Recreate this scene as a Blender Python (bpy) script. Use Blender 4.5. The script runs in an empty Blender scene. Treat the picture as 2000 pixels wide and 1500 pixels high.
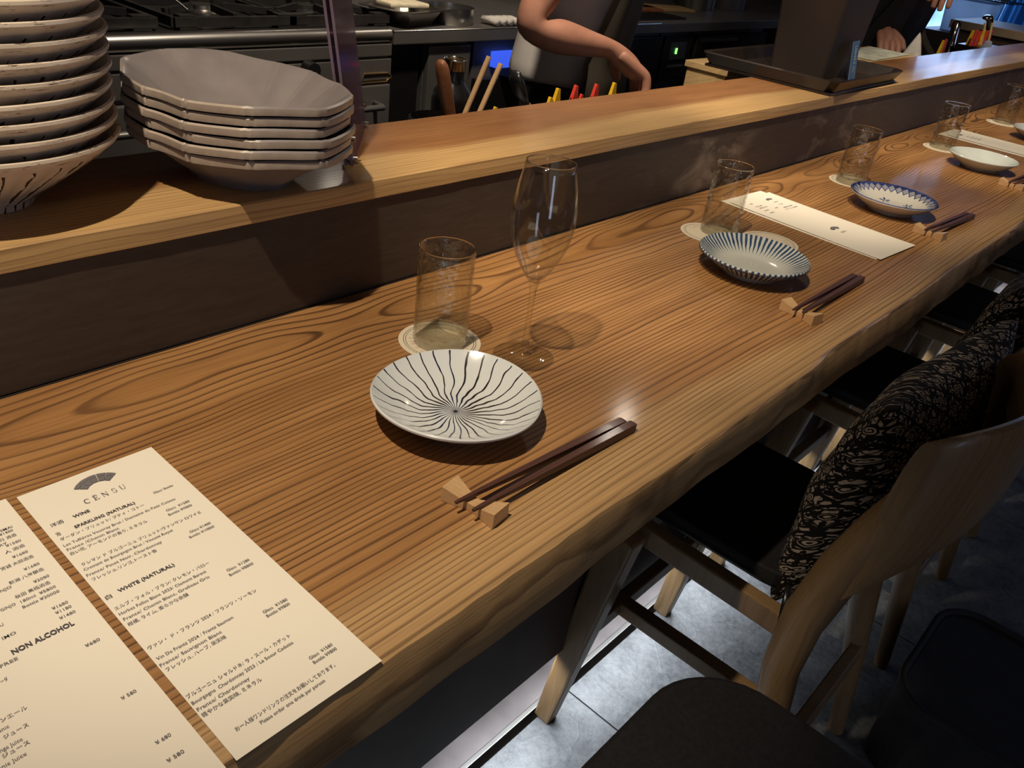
import bpy, bmesh, math, random
from mathutils import Vector, Matrix, Euler
random.seed(7)
sc = bpy.context.scene
col = sc.collection
CT = 0.73                      # counter top above the floor; all heights below are given from the counter top
V = Vector
pi = math.pi

# ------------------------------------------------------------------ camera
cd = bpy.data.cameras.new('camera'); cam = bpy.data.objects.new('camera', cd); col.objects.link(cam)
cam.location = (0, 0, CT + 0.44)
cam.rotation_euler = (1.03164152, -0.121153434, -0.829528530)
cd.sensor_width = 36; cd.lens = 36 * 1624.47 / 2000; cd.clip_start = 0.01
sc.camera = cam
sc.view_settings.view_transform = 'Standard'; sc.view_settings.look = 'None'
sc.view_settings.gamma = 1; sc.view_settings.use_curve_mapping = False
sc.view_settings.exposure = 0.0
# ------------------------------------------------------------------ world
w = bpy.data.worlds.new('world'); sc.world = w; w.use_nodes = True
w.node_tree.nodes['Background'].inputs[0].default_value = (0.75, 0.62, 0.52, 1)
w.node_tree.nodes['Background'].inputs[1].default_value = 0.085
# ------------------------------------------------------------------ lamps
def light(name, kind, loc, power, color, aim=None, **kw):
    d = bpy.data.lights.new(name, kind); d.energy = power; d.color = color
    for k, v in kw.items(): setattr(d, k, v)
    o = bpy.data.objects.new(name, d); col.objects.link(o)
    o.location = (loc[0], loc[1], loc[2] + CT)
    if aim:
        a = V((aim[0], aim[1], aim[2] + CT)) - o.location
        o.rotation_euler = a.to_track_quat('-Z', 'Y').to_euler()
    return o
WARM = (1.0, 0.85, 0.66)
for x, ax, p, sz in ((-0.07, 0.42, 90, 46), (0.28, 1.12, 86, 36), (0.95, 1.85, 86, 36), (1.6, 2.5, 80, 38), (2.5, 3.2, 56, 42), (3.2, 4.1, 46, 42)):
    light('ceiling_and_fill_spot', 'SPOT', (x, 0.40, 1.5), p, WARM, (ax, 0.645, 0), shadow_soft_size=0.018,
          spot_size=math.radians(sz), spot_blend=0.75)
light('ceiling_and_fill_spot', 'SPOT', (1.2, 1.1, 1.55), 100, (1, 0.86, 0.70), (1.6, 1.6, 0), shadow_soft_size=0.06, spot_size=math.radians(80), spot_blend=0.7)  # added fill spot over the bar, brightens the stove front and the cooks
light('kitchen_bulb', 'POINT', (2.5, 1.39, 1.32), 7, (1, 0.88, 0.74), shadow_soft_size=0.035)
light('kitchen_bulb', 'POINT', (1.95, 2.55, 0.95), 1.6, (1, 0.86, 0.72), shadow_soft_size=0.05)
light('room_light', 'AREA', (0.6, -1.6, 1.5), 1.6, (1, 0.84, 0.7), (0.8, 0.3, -0.2), size=1.2)
light('added_reflection_panel', 'AREA', (-1.0, -2.2, 0.3), 7, (0.62, 0.72, 1.0), (0.6, 0.3, 0.0), shape='RECTANGLE', size=0.45, size_y=1.5)  # added unseen bright panel for glass reflections and sheen on the black seat
light('window_daylight', 'AREA', (6.45, 1.75, 0.5), 8, (0.40, 0.60, 1.0), (2.5, 0.7, 0.1), shape='RECTANGLE', size=0.7, size_y=1.1)
light('street_daylight', 'AREA', (5.2, -1.6, 1.0), 8, (0.40, 0.55, 1.0), (1.5, -0.4, -0.6), shape='RECTANGLE', size=1.5, size_y=1.3)
light('counter_led_strip', 'AREA', (1.6, 0.490, -0.562), 9.0, (0.86, 0.93, 1.0), (1.6, 0.43, -0.73), shape='RECTANGLE', size=4.6, size_y=0.012, spread=math.radians(105))

# ------------------------------------------------------------------ material helpers
class NT:
    def __init__(s, name):
        s.m = bpy.data.materials.new(name); s.m.use_nodes = True
        s.t = s.m.node_tree; s.t.nodes.clear()
        s.out = s.t.nodes.new('ShaderNodeOutputMaterial')
    def n(s, kind, **kw):
        nd = s.t.nodes.new('ShaderNode' + kind)
        for k, v in kw.items(): setattr(nd, k, v)
        return nd
    def put(s, sock, v):
        if v is None: return
        if isinstance(v, bpy.types.NodeSocket): s.t.links.new(v, sock)
        elif isinstance(v, (tuple, list)) and len(v) == 3 and sock.type == 'RGBA': sock.default_value = (*v, 1)
        else: sock.default_value = v
    def obj(s):
        return s.n('TexCoord').outputs['Object']
    def xyz(s, v=None):
        n = s.n('SeparateXYZ'); s.put(n.inputs[0], v if v is not None else s.obj()); return n.outputs
    def comb(s, x, y, z):
        n = s.n('CombineXYZ'); [s.put(n.inputs[i], q) for i, q in enumerate((x, y, z))]; return n.outputs[0]
    def math(s, op, a, b=None, c=None, clamp=False):
        n = s.n('Math', operation=op, use_clamp=clamp)
        for i, q in enumerate((a, b, c)):
            if q is not None: s.put(n.inputs[i], q)
        return n.outputs[0]
    def vmul(s, v, k):
        n = s.n('VectorMath', operation='MULTIPLY'); s.put(n.inputs[0], v); n.inputs[1].default_value = k; return n.outputs[0]
    def noise(s, vec=None, scale=5, detail=3, rough=0.5, dist=0.0):
        n = s.n('TexNoise'); s.put(n.inputs['Vector'], vec if vec is not None else s.obj())
        n.inputs['Scale'].default_value = scale; n.inputs['Detail'].default_value = detail
        n.inputs['Roughness'].default_value = rough; n.inputs['Distortion'].default_value = dist
        return n.outputs['Fac']
    def ramp(s, f, stops, interp='LINEAR'):
        n = s.n('ValToRGB'); r = n.color_ramp; r.interpolation = interp
        while len(r.elements) < len(stops): r.elements.new(0.5)
        for e, (p, c) in zip(r.elements, stops):
            e.position = p
            e.color = (c, c, c, 1) if not isinstance(c, (tuple, list)) else (*c, 1)
        s.put(n.inputs[0], f); return n.outputs[0]
    def mix(s, f, a, b, mode='MIX'):
        n = s.n('Mix', data_type='RGBA', blend_type=mode)
        s.put(n.inputs[0], f); s.put(n.inputs[6], a); s.put(n.inputs[7], b); return n.outputs[2]
    def bump(s, h, strength=0.3, dist=0.001):
        n = s.n('Bump'); n.inputs['Strength'].default_value = strength; n.inputs['Distance'].default_value = dist
        s.put(n.inputs['Height'], h); return n.outputs[0]
    def pbr(s, color, rough=0.5, metal=0.0, normal=None, coat=0.0, spec=0.5, **kw):
        p = s.n('BsdfPrincipled')
        s.put(p.inputs['Base Color'], color); s.put(p.inputs['Roughness'], rough); s.put(p.inputs['Metallic'], metal)
        s.put(p.inputs['Coat Weight'], coat); s.put(p.inputs['Specular IOR Level'], spec)
        p.inputs['Coat Roughness'].default_value = 0.12
        if normal is not None: s.put(p.inputs['Normal'], normal)
        for k, v in kw.items(): s.put(p.inputs[k], v)
        s.t.links.new(p.outputs[0], s.out.inputs[0]); return s.m

def plain(name, c, rough=0.5, metal=0.0, var=0.12, scale=30, bumpy=0.0, **kw):
    n = NT(name); f = n.noise(scale=scale, detail=4)
    c1 = tuple(q * (1 - var) for q in c); c2 = tuple(min(1, q * (1 + var)) for q in c)
    nrm = n.bump(f, bumpy, 0.002) if bumpy else None
    return n.pbr(n.ramp(f, [(0.3, c1), (0.7, c2)]), rough, metal, nrm, **kw)

def wood(name, light_c, mid_c, dark_c, yc=0.64, zc=-0.035, freq=170, sap=None, sapy=0.3, rough=0.38, contrast=1.0,
         axis='x', hvar=0.05, bumpk=0.35, coat=0.15):
    """sawn softwood: growth rings around a wandering pith, long axis given"""
    n = NT(name); o = n.xyz()
    ix = {'x': (0, 1, 2), 'y': (1, 0, 2), 'z': (2, 0, 1)}[axis]
    X, Y, Z = o[ix[0]], o[ix[1]], o[ix[2]]
    low = n.noise(n.comb(n.math('MULTIPLY', X, 1.1), n.math('MULTIPLY', Y, 3.0), Z), 1.6, 2, 0.5)
    low2 = n.noise(n.comb(n.math('MULTIPLY', X, 2.3), n.math('MULTIPLY', Y, 9.0), n.math('MULTIPLY', Z, 4)), 2.0, 2, 0.5)
    wob = n.math('ADD', n.math('MULTIPLY', n.math('SUBTRACT', low, 0.5), hvar * 1.6), n.math('MULTIPLY', n.math('SUBTRACT', low2, 0.5), hvar * 0.35))
    if sap: wob = n.math('MULTIPLY', wob, n.ramp(Y, [(sapy - 0.02, 0.18), (yc - 0.05, 1.0)]))
    pit = n.noise(n.comb(n.math('MULTIPLY', X, 1.0), 3.3, 1.7), 1.5, 2, 0.55)
    h = n.math('MULTIPLY_ADD', n.math('SUBTRACT', pit, 0.5), hvar * 4.2, zc)
    dy = n.math('ADD', n.math('SUBTRACT', Y, yc), wob)
    dz = n.math('SUBTRACT', Z, h)
    r = n.math('SQRT', n.math('ADD', n.math('MULTIPLY', dy, dy), n.math('MULTIPLY', dz, dz)))
    # ring widths vary with radius
    rv = n.noise(n.comb(n.math('MULTIPLY', r, 9.0), 0.3, 0.7), 2.0, 2, 0.6)
    t = n.math('ADD', n.math('MULTIPLY', r, freq), n.math('MULTIPLY', rv, 5.0))
    fr = n.math('FRACT', t)
    line = n.ramp(fr, [(0.0, 0.5), (0.05, 0.0), (0.50, 0.04), (0.72, 0.22), (0.86, 0.95), (0.96, 1.0), (1.0, 0.5)])
    amp = n.ramp(n.noise(n.comb(n.math('MULTIPLY', X, 3), n.math('MULTIPLY', r, 60), 0.5), 1.0, 2), [(0.3, 0.45 * contrast), (0.7, 1.0 * contrast)])
    line = n.math('MULTIPLY', line, amp, clamp=True)
    fib = n.noise(n.comb(n.math('MULTIPLY', X, 6), n.math('MULTIPLY', Y, 420), n.math('MULTIPLY', Z, 420)), 1.0, 3, 0.6)
    blot = n.noise(n.comb(n.math('MULTIPLY', X, 1.5), n.math('MULTIPLY', Y, 9), Z), 2.2, 3, 0.6)
    base = n.mix(n.ramp(blot, [(0.35, 0.0), (0.65, 1.0)]), light_c, mid_c)
    if sap:
        edge = n.math('ADD', Y, n.math('MULTIPLY', n.math('SUBTRACT', low, 0.5), 0.10))
        edge = n.math('ADD', edge, n.math('MULTIPLY', n.math('SUBTRACT', fib, 0.5), 0.012))
        mr = n.n('MapRange'); mr.inputs['From Min'].default_value = sapy - 0.012; mr.inputs['From Max'].default_value = sapy + 0.012
        n.put(mr.inputs['Value'], edge)
        base = n.mix(mr.outputs[0], sap, base)
        line = n.math('MULTIPLY', line, n.math('MULTIPLY_ADD', mr.outputs[0], 0.30, 0.70))
    c = n.mix(n.math('MULTIPLY', line, 0.85), base, dark_c)
    c = n.mix(n.math('MULTIPLY', n.math('SUBTRACT', fib, 0.42, clamp=True), 1.2), c, dark_c)
    hgt = n.math('SUBTRACT', n.math('MULTIPLY', fib, 0.35), n.math('MULTIPLY', line, -0.8))
    return n.pbr(c, n.math('MULTIPLY_ADD', fib, 0.18, rough), 0, n.bump(hgt, bumpk, 0.0008), coat)

def glass(name, tint=(0.93, 0.93, 0.91), gloss=1.0, hammered=0.0):
    n = NT(name)
    nrm = None
    if hammered:
        v = n.n('TexVoronoi', feature='SMOOTH_F1'); n.put(v.inputs['Vector'], n.obj()); v.inputs['Scale'].default_value = 130
        nrm = n.bump(n.math('ADD', v.outputs['Distance'], n.math('MULTIPLY', n.noise(scale=60), 1.0)), hammered, 0.004)
    g = n.n('BsdfGlossy'); g.inputs['Roughness'].default_value = 0.05
    t = n.n('BsdfTransparent'); t.inputs[0].default_value = (*tint, 1)
    f = n.n('LayerWeight'); f.inputs['Blend'].default_value = 0.5
    if nrm is not None: n.put(g.inputs['Normal'], nrm); n.put(f.inputs['Normal'], nrm)
    fr_ = n.math('MULTIPLY_ADD', n.math('POWER', f.outputs['Facing'], 3.6), 0.75, 0.06)
    mx = n.n('MixShader'); n.put(mx.inputs[0], n.math('MULTIPLY', fr_, gloss, clamp=True))
    n.t.links.new(t.outputs[0], mx.inputs[1]); n.t.links.new(g.outputs[0], mx.inputs[2])
    n.t.links.new(mx.outputs[0], n.out.inputs[0]); return n.m

def emit(name, c, k):
    n = NT(name); e = n.n('Emission'); e.inputs[1].default_value = k
    f = n.noise(scale=8, detail=2)
    n.put(e.inputs[0], n.ramp(f, [(0.3, tuple(q * 0.8 for q in c)), (0.7, c)]))
    n.t.links.new(e.outputs[0], n.out.inputs[0]); return n.m

# ------------------------------------------------------------------ materials
MT = {}
MT['counter'] = wood('cedar_counter', (0.43, 0.215, 0.072), (0.31, 0.145, 0.045), (0.060, 0.021, 0.006), yc=0.66, zc=-0.045, freq=150,
                     sap=(0.50, 0.30, 0.125), sapy=0.325, rough=0.42, bumpk=0.55, hvar=0.036, contrast=1.15)
MT['ledge'] = wood('cedar_ledge', (0.36, 0.170, 0.062), (0.27, 0.115, 0.040), (0.12, 0.045, 0.016), yc=1.75, zc=-0.6, freq=190,
                   sap=(0.56, 0.35, 0.145), sapy=0.79, rough=0.30, contrast=0.7, hvar=0.02, bumpk=0.15, coat=0.2)
MT['ash'] = wood('ash_chair_wood', (0.31, 0.195, 0.088), (0.25, 0.15, 0.064), (0.15, 0.08, 0.032), yc=0.4, zc=0.3, freq=150, contrast=0.5, axis='z', hvar=0.01, bumpk=0.1)
MT['pale'] = wood('pale_maple', (0.62, 0.40, 0.20), (0.56, 0.34, 0.16), (0.40, 0.22, 0.10), yc=0.3, zc=0.3, freq=300, contrast=0.35, axis='y', hvar=0.01, bumpk=0.1)
MT['pine'] = wood('pine_box_wood', (0.60, 0.42, 0.20), (0.52, 0.34, 0.15), (0.33, 0.19, 0.08), yc=0.3, zc=0.9, freq=90, contrast=0.5, hvar=0.02)
MT['stick'] = wood('dark_chopstick_wood', (0.095, 0.032, 0.020), (0.07, 0.024, 0.016), (0.03, 0.010, 0.008), yc=0.3, zc=0.3, freq=400, contrast=0.6, hvar=0.01, rough=0.45)
MT['paddle'] = wood('cherry_utensil_wood', (0.30, 0.115, 0.045), (0.24, 0.085, 0.03), (0.13, 0.04, 0.015), yc=0.3, zc=0.3, freq=200, contrast=0.4, axis='z', hvar=0.01)

def riser_mat():
    n = NT('aged_dark_panel')
    f = n.noise(n.vmul(n.obj(), (1.0, 1.0, 2.2)), 7, 6, 0.62, 0.6)
    g = n.noise(n.vmul(n.obj(), (1.4, 1, 9)), 14, 5, 0.7)
    x = n.xyz()[0]
    base = n.mix(n.ramp(g, [(0.35, 0.0), (0.7, 1.0)]), (0.040, 0.026, 0.018), (0.060, 0.042, 0.031))
    patch = n.math('MULTIPLY', n.ramp(f, [(0.52, 0.0), (0.70, 1.0)]), n.ramp(n.noise(n.vmul(n.obj(), (1, 1, 0.2)), 1.7, 1), [(0.44, 0.0), (0.54, 1.0)]))
    patch = n.math('MULTIPLY', patch, n.math('MULTIPLY_ADD', x, 2.2, -2.1, clamp=True), clamp=True)
    c = n.mix(n.math('MULTIPLY', patch, 0.9), base, (0.26, 0.205, 0.165))
    sc_ = n.noise(n.vmul(n.obj(), (1, 1, 1.8)), 26, 5, 0.7, 1.2)
    c = n.mix(n.math('MULTIPLY', n.ramp(sc_, [(0.62, 0.0), (0.72, 1.0)]), patch), c, (0.010, 0.007, 0.006))
    return n.pbr(c, 0.55, 0, n.bump(g, 0.2, 0.001), 0.0)
MT['riser'] = riser_mat()
MT['apron_panel'] = plain('dark_brown_panel', (0.085, 0.060, 0.046), 0.6, var=0.2, scale=12)

def slate():
    n = NT('slate_tile')
    f = n.noise(scale=14, detail=10, rough=0.72, dist=0.3); g = n.noise(scale=95, detail=8, rough=0.75)
    v = n.noise(scale=4.0, detail=3, rough=0.5, dist=2.0)
    c = n.mix(n.ramp(n.math('MULTIPLY_ADD', g, 0.5, n.math('MULTIPLY', f, 0.5)), [(0.38, 0.0), (0.62, 1.0)]), (0.060, 0.062, 0.066), (0.20, 0.205, 0.21))
    hgt = n.math('ADD', n.math('MULTIPLY', f, 1.0), n.math('ADD', n.math('MULTIPLY', g, 0.25), n.ramp(v, [(0.48, 0.0), (0.5, 0.12), (0.52, 0.0)])))
    return n.pbr(c, n.ramp(g, [(0.3, 0.34), (0.7, 0.5)]), 0, n.bump(hgt, 0.45, 0.004))
MT['slate'] = slate()
MT['grout'] = plain('dark_grout', (0.02, 0.02, 0.02), 0.9)
MT['threshold'] = plain('brushed_threshold_wood', (0.17, 0.145, 0.14), 0.45, var=0.25, scale=14)
MT['steel'] = plain('brushed_steel', (0.42, 0.40, 0.37), 0.32, 1.0, var=0.08, scale=6)
MT['darksteel'] = plain('dark_steel', (0.17, 0.158, 0.145), 0.42, 0.5, var=0.15, scale=5)
MT['blacksteel'] = plain('black_iron', (0.028, 0.025, 0.023), 0.38, 0.3, var=0.3)
MT['chrome'] = plain('chrome', (0.75, 0.74, 0.72), 0.12, 1.0, var=0.05)
MT['black'] = plain('black_plastic', (0.012, 0.011, 0.011), 0.3)
MT['lacquer'] = plain('black_lacquer', (0.020, 0.014, 0.011), 0.32, var=0.3, scale=20)
MT['boxpaper'] = plain('dark_brown_box', (0.020, 0.011, 0.007), 0.6, var=0.25, scale=8)
MT['leather'] = plain('black_leather', (0.016, 0.015, 0.016), 0.40, var=0.2, scale=180, bumpy=0.15)
MT['paper'] = plain('cream_paper', (0.84, 0.77, 0.64), 0.7, var=0.02, scale=4)
MT['ink'] = plain('grey_ink', (0.16, 0.145, 0.15), 0.7)
MT['inkb'] = plain('black_ink', (0.075, 0.065, 0.07), 0.7)
MT['glass'] = glass('clear_glass', (0.97, 0.97, 0.96), 1.0)
MT['hglass'] = glass('hammered_glass', (0.95, 0.95, 0.93), 1.15, 0.5)
MT['gbase'] = None
n = NT('thick_glass'); MT['gbase'] = n.pbr(n.ramp(n.noise(scale=20), [(0, (0.97, 0.97, 0.94)), (1, (1, 1, 0.98))]), 0.02, 0, None, **{'Transmission Weight': 1.0, 'IOR': 1.45})
n = NT('heavy_glass'); f = n.noise(scale=150, detail=2)
gl = n.n('BsdfGlass'); gl.inputs['Roughness'].default_value = 0.02; gl.inputs['IOR'].default_value = 1.45; n.put(gl.inputs['Color'], (0.99, 0.98, 0.93)); n.put(gl.inputs['Normal'], n.bump(f, 0.4, 0.002))
tr_ = n.n('BsdfTransparent'); tr_.inputs[0].default_value = (0.97, 0.96, 0.92, 1); mx = n.n('MixShader'); mx.inputs[0].default_value = 0.24
n.t.links.new(tr_.outputs[0], mx.inputs[1]); n.t.links.new(gl.outputs[0], mx.inputs[2]); n.t.links.new(mx.outputs[0], n.out.inputs[0]); MT['gheavy'] = n.m
n = NT('lilac_acrylic'); b = n.n('BsdfTransparent'); b.inputs[0].default_value = (0.62, 0.52, 0.60, 1)
g = n.n('BsdfPrincipled'); n.put(g.inputs['Base Color'], n.ramp(n.noise(scale=9), [(0.3, (0.30, 0.21, 0.27)), (0.7, (0.36, 0.26, 0.33))])); g.inputs['Roughness'].default_value = 0.1
mx = n.n('MixShader'); mx.inputs[0].default_value = 0.5
n.t.links.new(b.outputs[0], mx.inputs[1]); n.t.links.new(g.outputs[0], mx.inputs[2]); n.t.links.new(mx.outputs[0], n.out.inputs[0]); MT['acrylic'] = n.m
MT['skin'] = plain('skin', (0.50, 0.235, 0.150), 0.5, var=0.10, scale=25, **{'Subsurface Weight': 0.1})
MT['hair'] = plain('black_hair', (0.01, 0.008, 0.007), 0.5, scale=200, var=0.5)
MT['shirt'] = plain('pale_grey_shirt', (0.62, 0.58, 0.53), 0.85, var=0.12, scale=9)
MT['apron'] = plain('dark_olive_apron', (0.060, 0.050, 0.034), 0.85, var=0.25, scale=12)
MT['trousers'] = plain('black_trousers', (0.02, 0.018, 0.016), 0.9)
MT['darkcloth'] = plain('charcoal_cloth', (0.030, 0.028, 0.027), 0.8, var=0.3, scale=14)
MT['towel'] = plain('white_towel', (0.62, 0.58, 0.52), 0.9, var=0.1, scale=120, bumpy=0.3)
MT['yellow'] = plain('yellow_plastic', (0.80, 0.46, 0.02), 0.35)
MT['red'] = plain('red_plastic', (0.70, 0.06, 0.03), 0.35)
MT['bread'] = plain('cream_food', (0.80, 0.70, 0.48), 0.8, var=0.2, scale=30)
n = NT('milky_plastic_tub'); d1 = n.n('BsdfDiffuse'); n.put(d1.inputs[0], n.ramp(n.noise(scale=6), [(0.3, (0.55, 0.60, 0.70)), (0.7, (0.62, 0.66, 0.76))])); d2 = n.n('BsdfTranslucent'); d2.inputs[0].default_value = (0.75, 0.82, 0.95, 1)
mx = n.n('MixShader'); mx.inputs[0].default_value = 0.65; n.t.links.new(d1.outputs[0], mx.inputs[1]); n.t.links.new(d2.outputs[0], mx.inputs[2]); n.t.links.new(mx.outputs[0], n.out.inputs[0]); MT['tub'] = n.m
MT['card'] = plain('blue_card', (0.055, 0.11, 0.21), 0.5)
MT['cardprint'] = plain('pale_print', (0.45, 0.52, 0.62), 0.6)
MT['white'] = plain('white_print', (0.6, 0.58, 0.62), 0.6)
MT['wallmat'] = plain('dark_plaster', (0.075, 0.050, 0.036), 0.85, var=0.2, scale=6)
MT['ceil'] = plain('dark_ceiling', (0.05, 0.04, 0.032), 0.9)
MT['brownpanel'] = plain('brown_box_wood', (0.085, 0.050, 0.034), 0.55, var=0.15, scale=15)
MT['railwood'] = plain('light_trim_wood', (0.42, 0.30, 0.20), 0.5, var=0.12, scale=15)
MT['grass'] = plain('dried_grass', (0.16, 0.10, 0.045), 0.9, var=0.3)
MT['gold'] = plain('brass_ring', (0.62, 0.42, 0.20), 0.25, 1.0)
MT['curtain'] = None
n = NT('blue_sheer_curtain'); o = n.xyz(); wv = n.noise(n.comb(n.math('MULTIPLY', o[1], 26), n.math('MULTIPLY', o[2], 2), 0.5), 1, 3)
MT['curtain'] = n.pbr(n.ramp(wv, [(0.3, (0.05, 0.25, 0.55)), (0.7, (0.12, 0.45, 0.80))]), 0.7, **{'Transmission Weight': 0.4})
n = NT('window_daylight_pane'); e = n.n('Emission'); e.inputs[1].default_value = 2.0
n.put(e.inputs[0], n.ramp(n.noise(n.vmul(n.obj(), (1, 1, 1.5)), 2.6, 3), [(0.35, (0.16, 0.34, 0.85)), (0.5, (0.30, 0.58, 1.0)), (0.62, (0.42, 0.80, 1.0))]))
n.t.links.new(e.outputs[0], n.out.inputs[0]); MT['sky'] = n.m
MT['led_green'] = emit('green_led', (0.15, 1.0, 0.10), 6); MT['led_red'] = emit('red_led', (1.0, 0.05, 0.18), 5)
MT['blueglow'] = emit('blue_lit_case', (0.04, 0.10, 0.75), 1.3)

def bowl_mat():
    n = NT('cream_grey_stoneware'); o = n.xyz()
    f = n.noise(scale=40, detail=4)
    an = n.math('ARCTAN2', o[1], o[0]); r = n.math('SQRT', n.math('ADD', n.math('MULTIPLY', o[0], o[0]), n.math('MULTIPLY', o[1], o[1])))
    wob = n.noise(scale=70, detail=3)
    a2 = n.math('FRACT', n.math('ADD', n.math('MULTIPLY', an, 30 / (2 * pi)), n.math('MULTIPLY', wob, 0.35)))
    d = n.math('MULTIPLY', n.math('ABSOLUTE', n.math('SUBTRACT', a2, 0.5)), n.math('MULTIPLY', r, 2 * pi / 30))
    carve = n.math('LESS_THAN', d, n.math('MULTIPLY_ADD', wob, 0.004, -0.0010))
    carve = n.math('MULTIPLY', carve, n.math('LESS_THAN', r, 0.113))
    c = n.mix(n.ramp(f, [(0.3, 0.0), (0.7, 1.0)]), (0.62, 0.51, 0.39), (0.72, 0.61, 0.48))
    c = n.mix(carve, c, (0.045, 0.028, 0.018))
    rimn = n.noise(n.comb(n.math('MULTIPLY', an, 3.5), n.math('MULTIPLY', o[2], 320), n.math('MULTIPLY', n.n('ObjectInfo').outputs['Random'], 30)), 2.2, 5, 0.75)
    rim = n.math('MULTIPLY', n.math('GREATER_THAN', r, 0.1195), n.math('GREATER_THAN', rimn, 0.60))
    c = n.mix(rim, c, (0.10, 0.055, 0.03))
    return n.pbr(c, 0.35, 0, n.bump(f, 0.1, 0.001), 0.2)
MT['bowl'] = bowl_mat()
n = NT('lilac_grey_glaze'); f = n.noise(scale=60, detail=5)
g2 = n.n('NewGeometry')
MT['oval'] = n.pbr(n.mix(n.ramp(n.noise(scale=25, detail=3), [(0.3, 0.0), (0.7, 1.0)]), (0.215, 0.185, 0.180), (0.265, 0.230, 0.222)), 0.30, 0, n.bump(f, 0.12, 0.001), 0.3)
n = NT('pale_clay_rim'); MT['ovalrim'] = n.pbr(n.ramp(n.noise(scale=80), [(0.3, (0.36, 0.29, 0.235)), (0.7, (0.46, 0.38, 0.30))]), 0.35)
n = NT('bowl_rim_glaze')

def polar(n):
    o = n.xyz(); r = n.math('SQRT', n.math('ADD', n.math('MULTIPLY', o[0], o[0]), n.math('MULTIPLY', o[1], o[1])))
    return o, r, n.math('ARCTAN2', o[1], o[0])
WHITE_P = (0.70, 0.72, 0.70)
def plate1_mat():
    n = NT('white_porcelain_radial_lines'); o, r, an = polar(n); N = 30
    wob = n.math('MULTIPLY', n.math('SINE', n.math('MULTIPLY_ADD', r, 150, n.math('MULTIPLY', an, 0.0))), 0.0014)
    wn = n.math('MULTIPLY', n.math('SUBTRACT', n.noise(scale=26, detail=2), 0.5), 0.012)
    off = n.math('DIVIDE', n.math('ADD', wob, wn), n.math('MAXIMUM', r, 0.004))
    k = N / (2 * pi)
    a = n.math('MULTIPLY', n.math('ADD', an, off), k)
    fr = n.math('ABSOLUTE', n.math('SUBTRACT', n.math('FRACT', a), 0.5))
    d = n.math('MULTIPLY', fr, n.math('DIVIDE', r, k))
    wid = n.math('MULTIPLY_ADD', n.noise(scale=45, detail=2), 0.0020, -0.00010)
    wid = n.math('MULTIPLY', wid, n.math('MULTIPLY_ADD', r, 45, 0.17, clamp=True))
    ln = n.ramp(n.math('DIVIDE', d, wid), [(0.7, 1.0), (1.0, 0.0)])
    ln = n.math('MULTIPLY', ln, n.math('LESS_THAN', r, 0.0785))
    ln = n.math('MULTIPLY', ln, n.math('GREATER_THAN', o[2], 0.0035))
    c = n.mix(n.ramp(n.noise(scale=30), [(0.4, 0.0), (0.6, 1.0)]), (0.014, 0.018, 0.060), (0.035, 0.022, 0.020))
    return n.pbr(n.mix(ln, WHITE_P, c), 0.12, 0, n.bump(n.noise(scale=30), 0.08, 0.002), 0.6)
def plate2_mat():
    n = NT('white_porcelain_blue_stripes'); o, r, an = polar(n); N = 62
    a = n.math('MULTIPLY', an, N / (2 * pi))
    a = n.math('ADD', a, n.math('MULTIPLY', n.math('SUBTRACT', n.noise(scale=60, detail=2), 0.5), 0.5))
    fr = n.math('ABSOLUTE', n.math('SUBTRACT', n.math('FRACT', a), 0.5))
    thr = n.ramp(r, [(0.048, 0.0), (0.055, 0.10), (0.066, 0.26), (0.078, 0.24)])
    mm = n.math('MULTIPLY', n.math('LESS_THAN', fr, thr), n.math('GREATER_THAN', r, 0.0475))
    c = n.mix(n.ramp(n.noise(scale=40), [(0.3, 0.0), (0.7, 1.0)]), (0.02, 0.045, 0.11), (0.05, 0.10, 0.18))
    return n.pbr(n.mix(mm, (0.56, 0.56, 0.50), c), 0.14, 0, None, 0.6)
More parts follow.
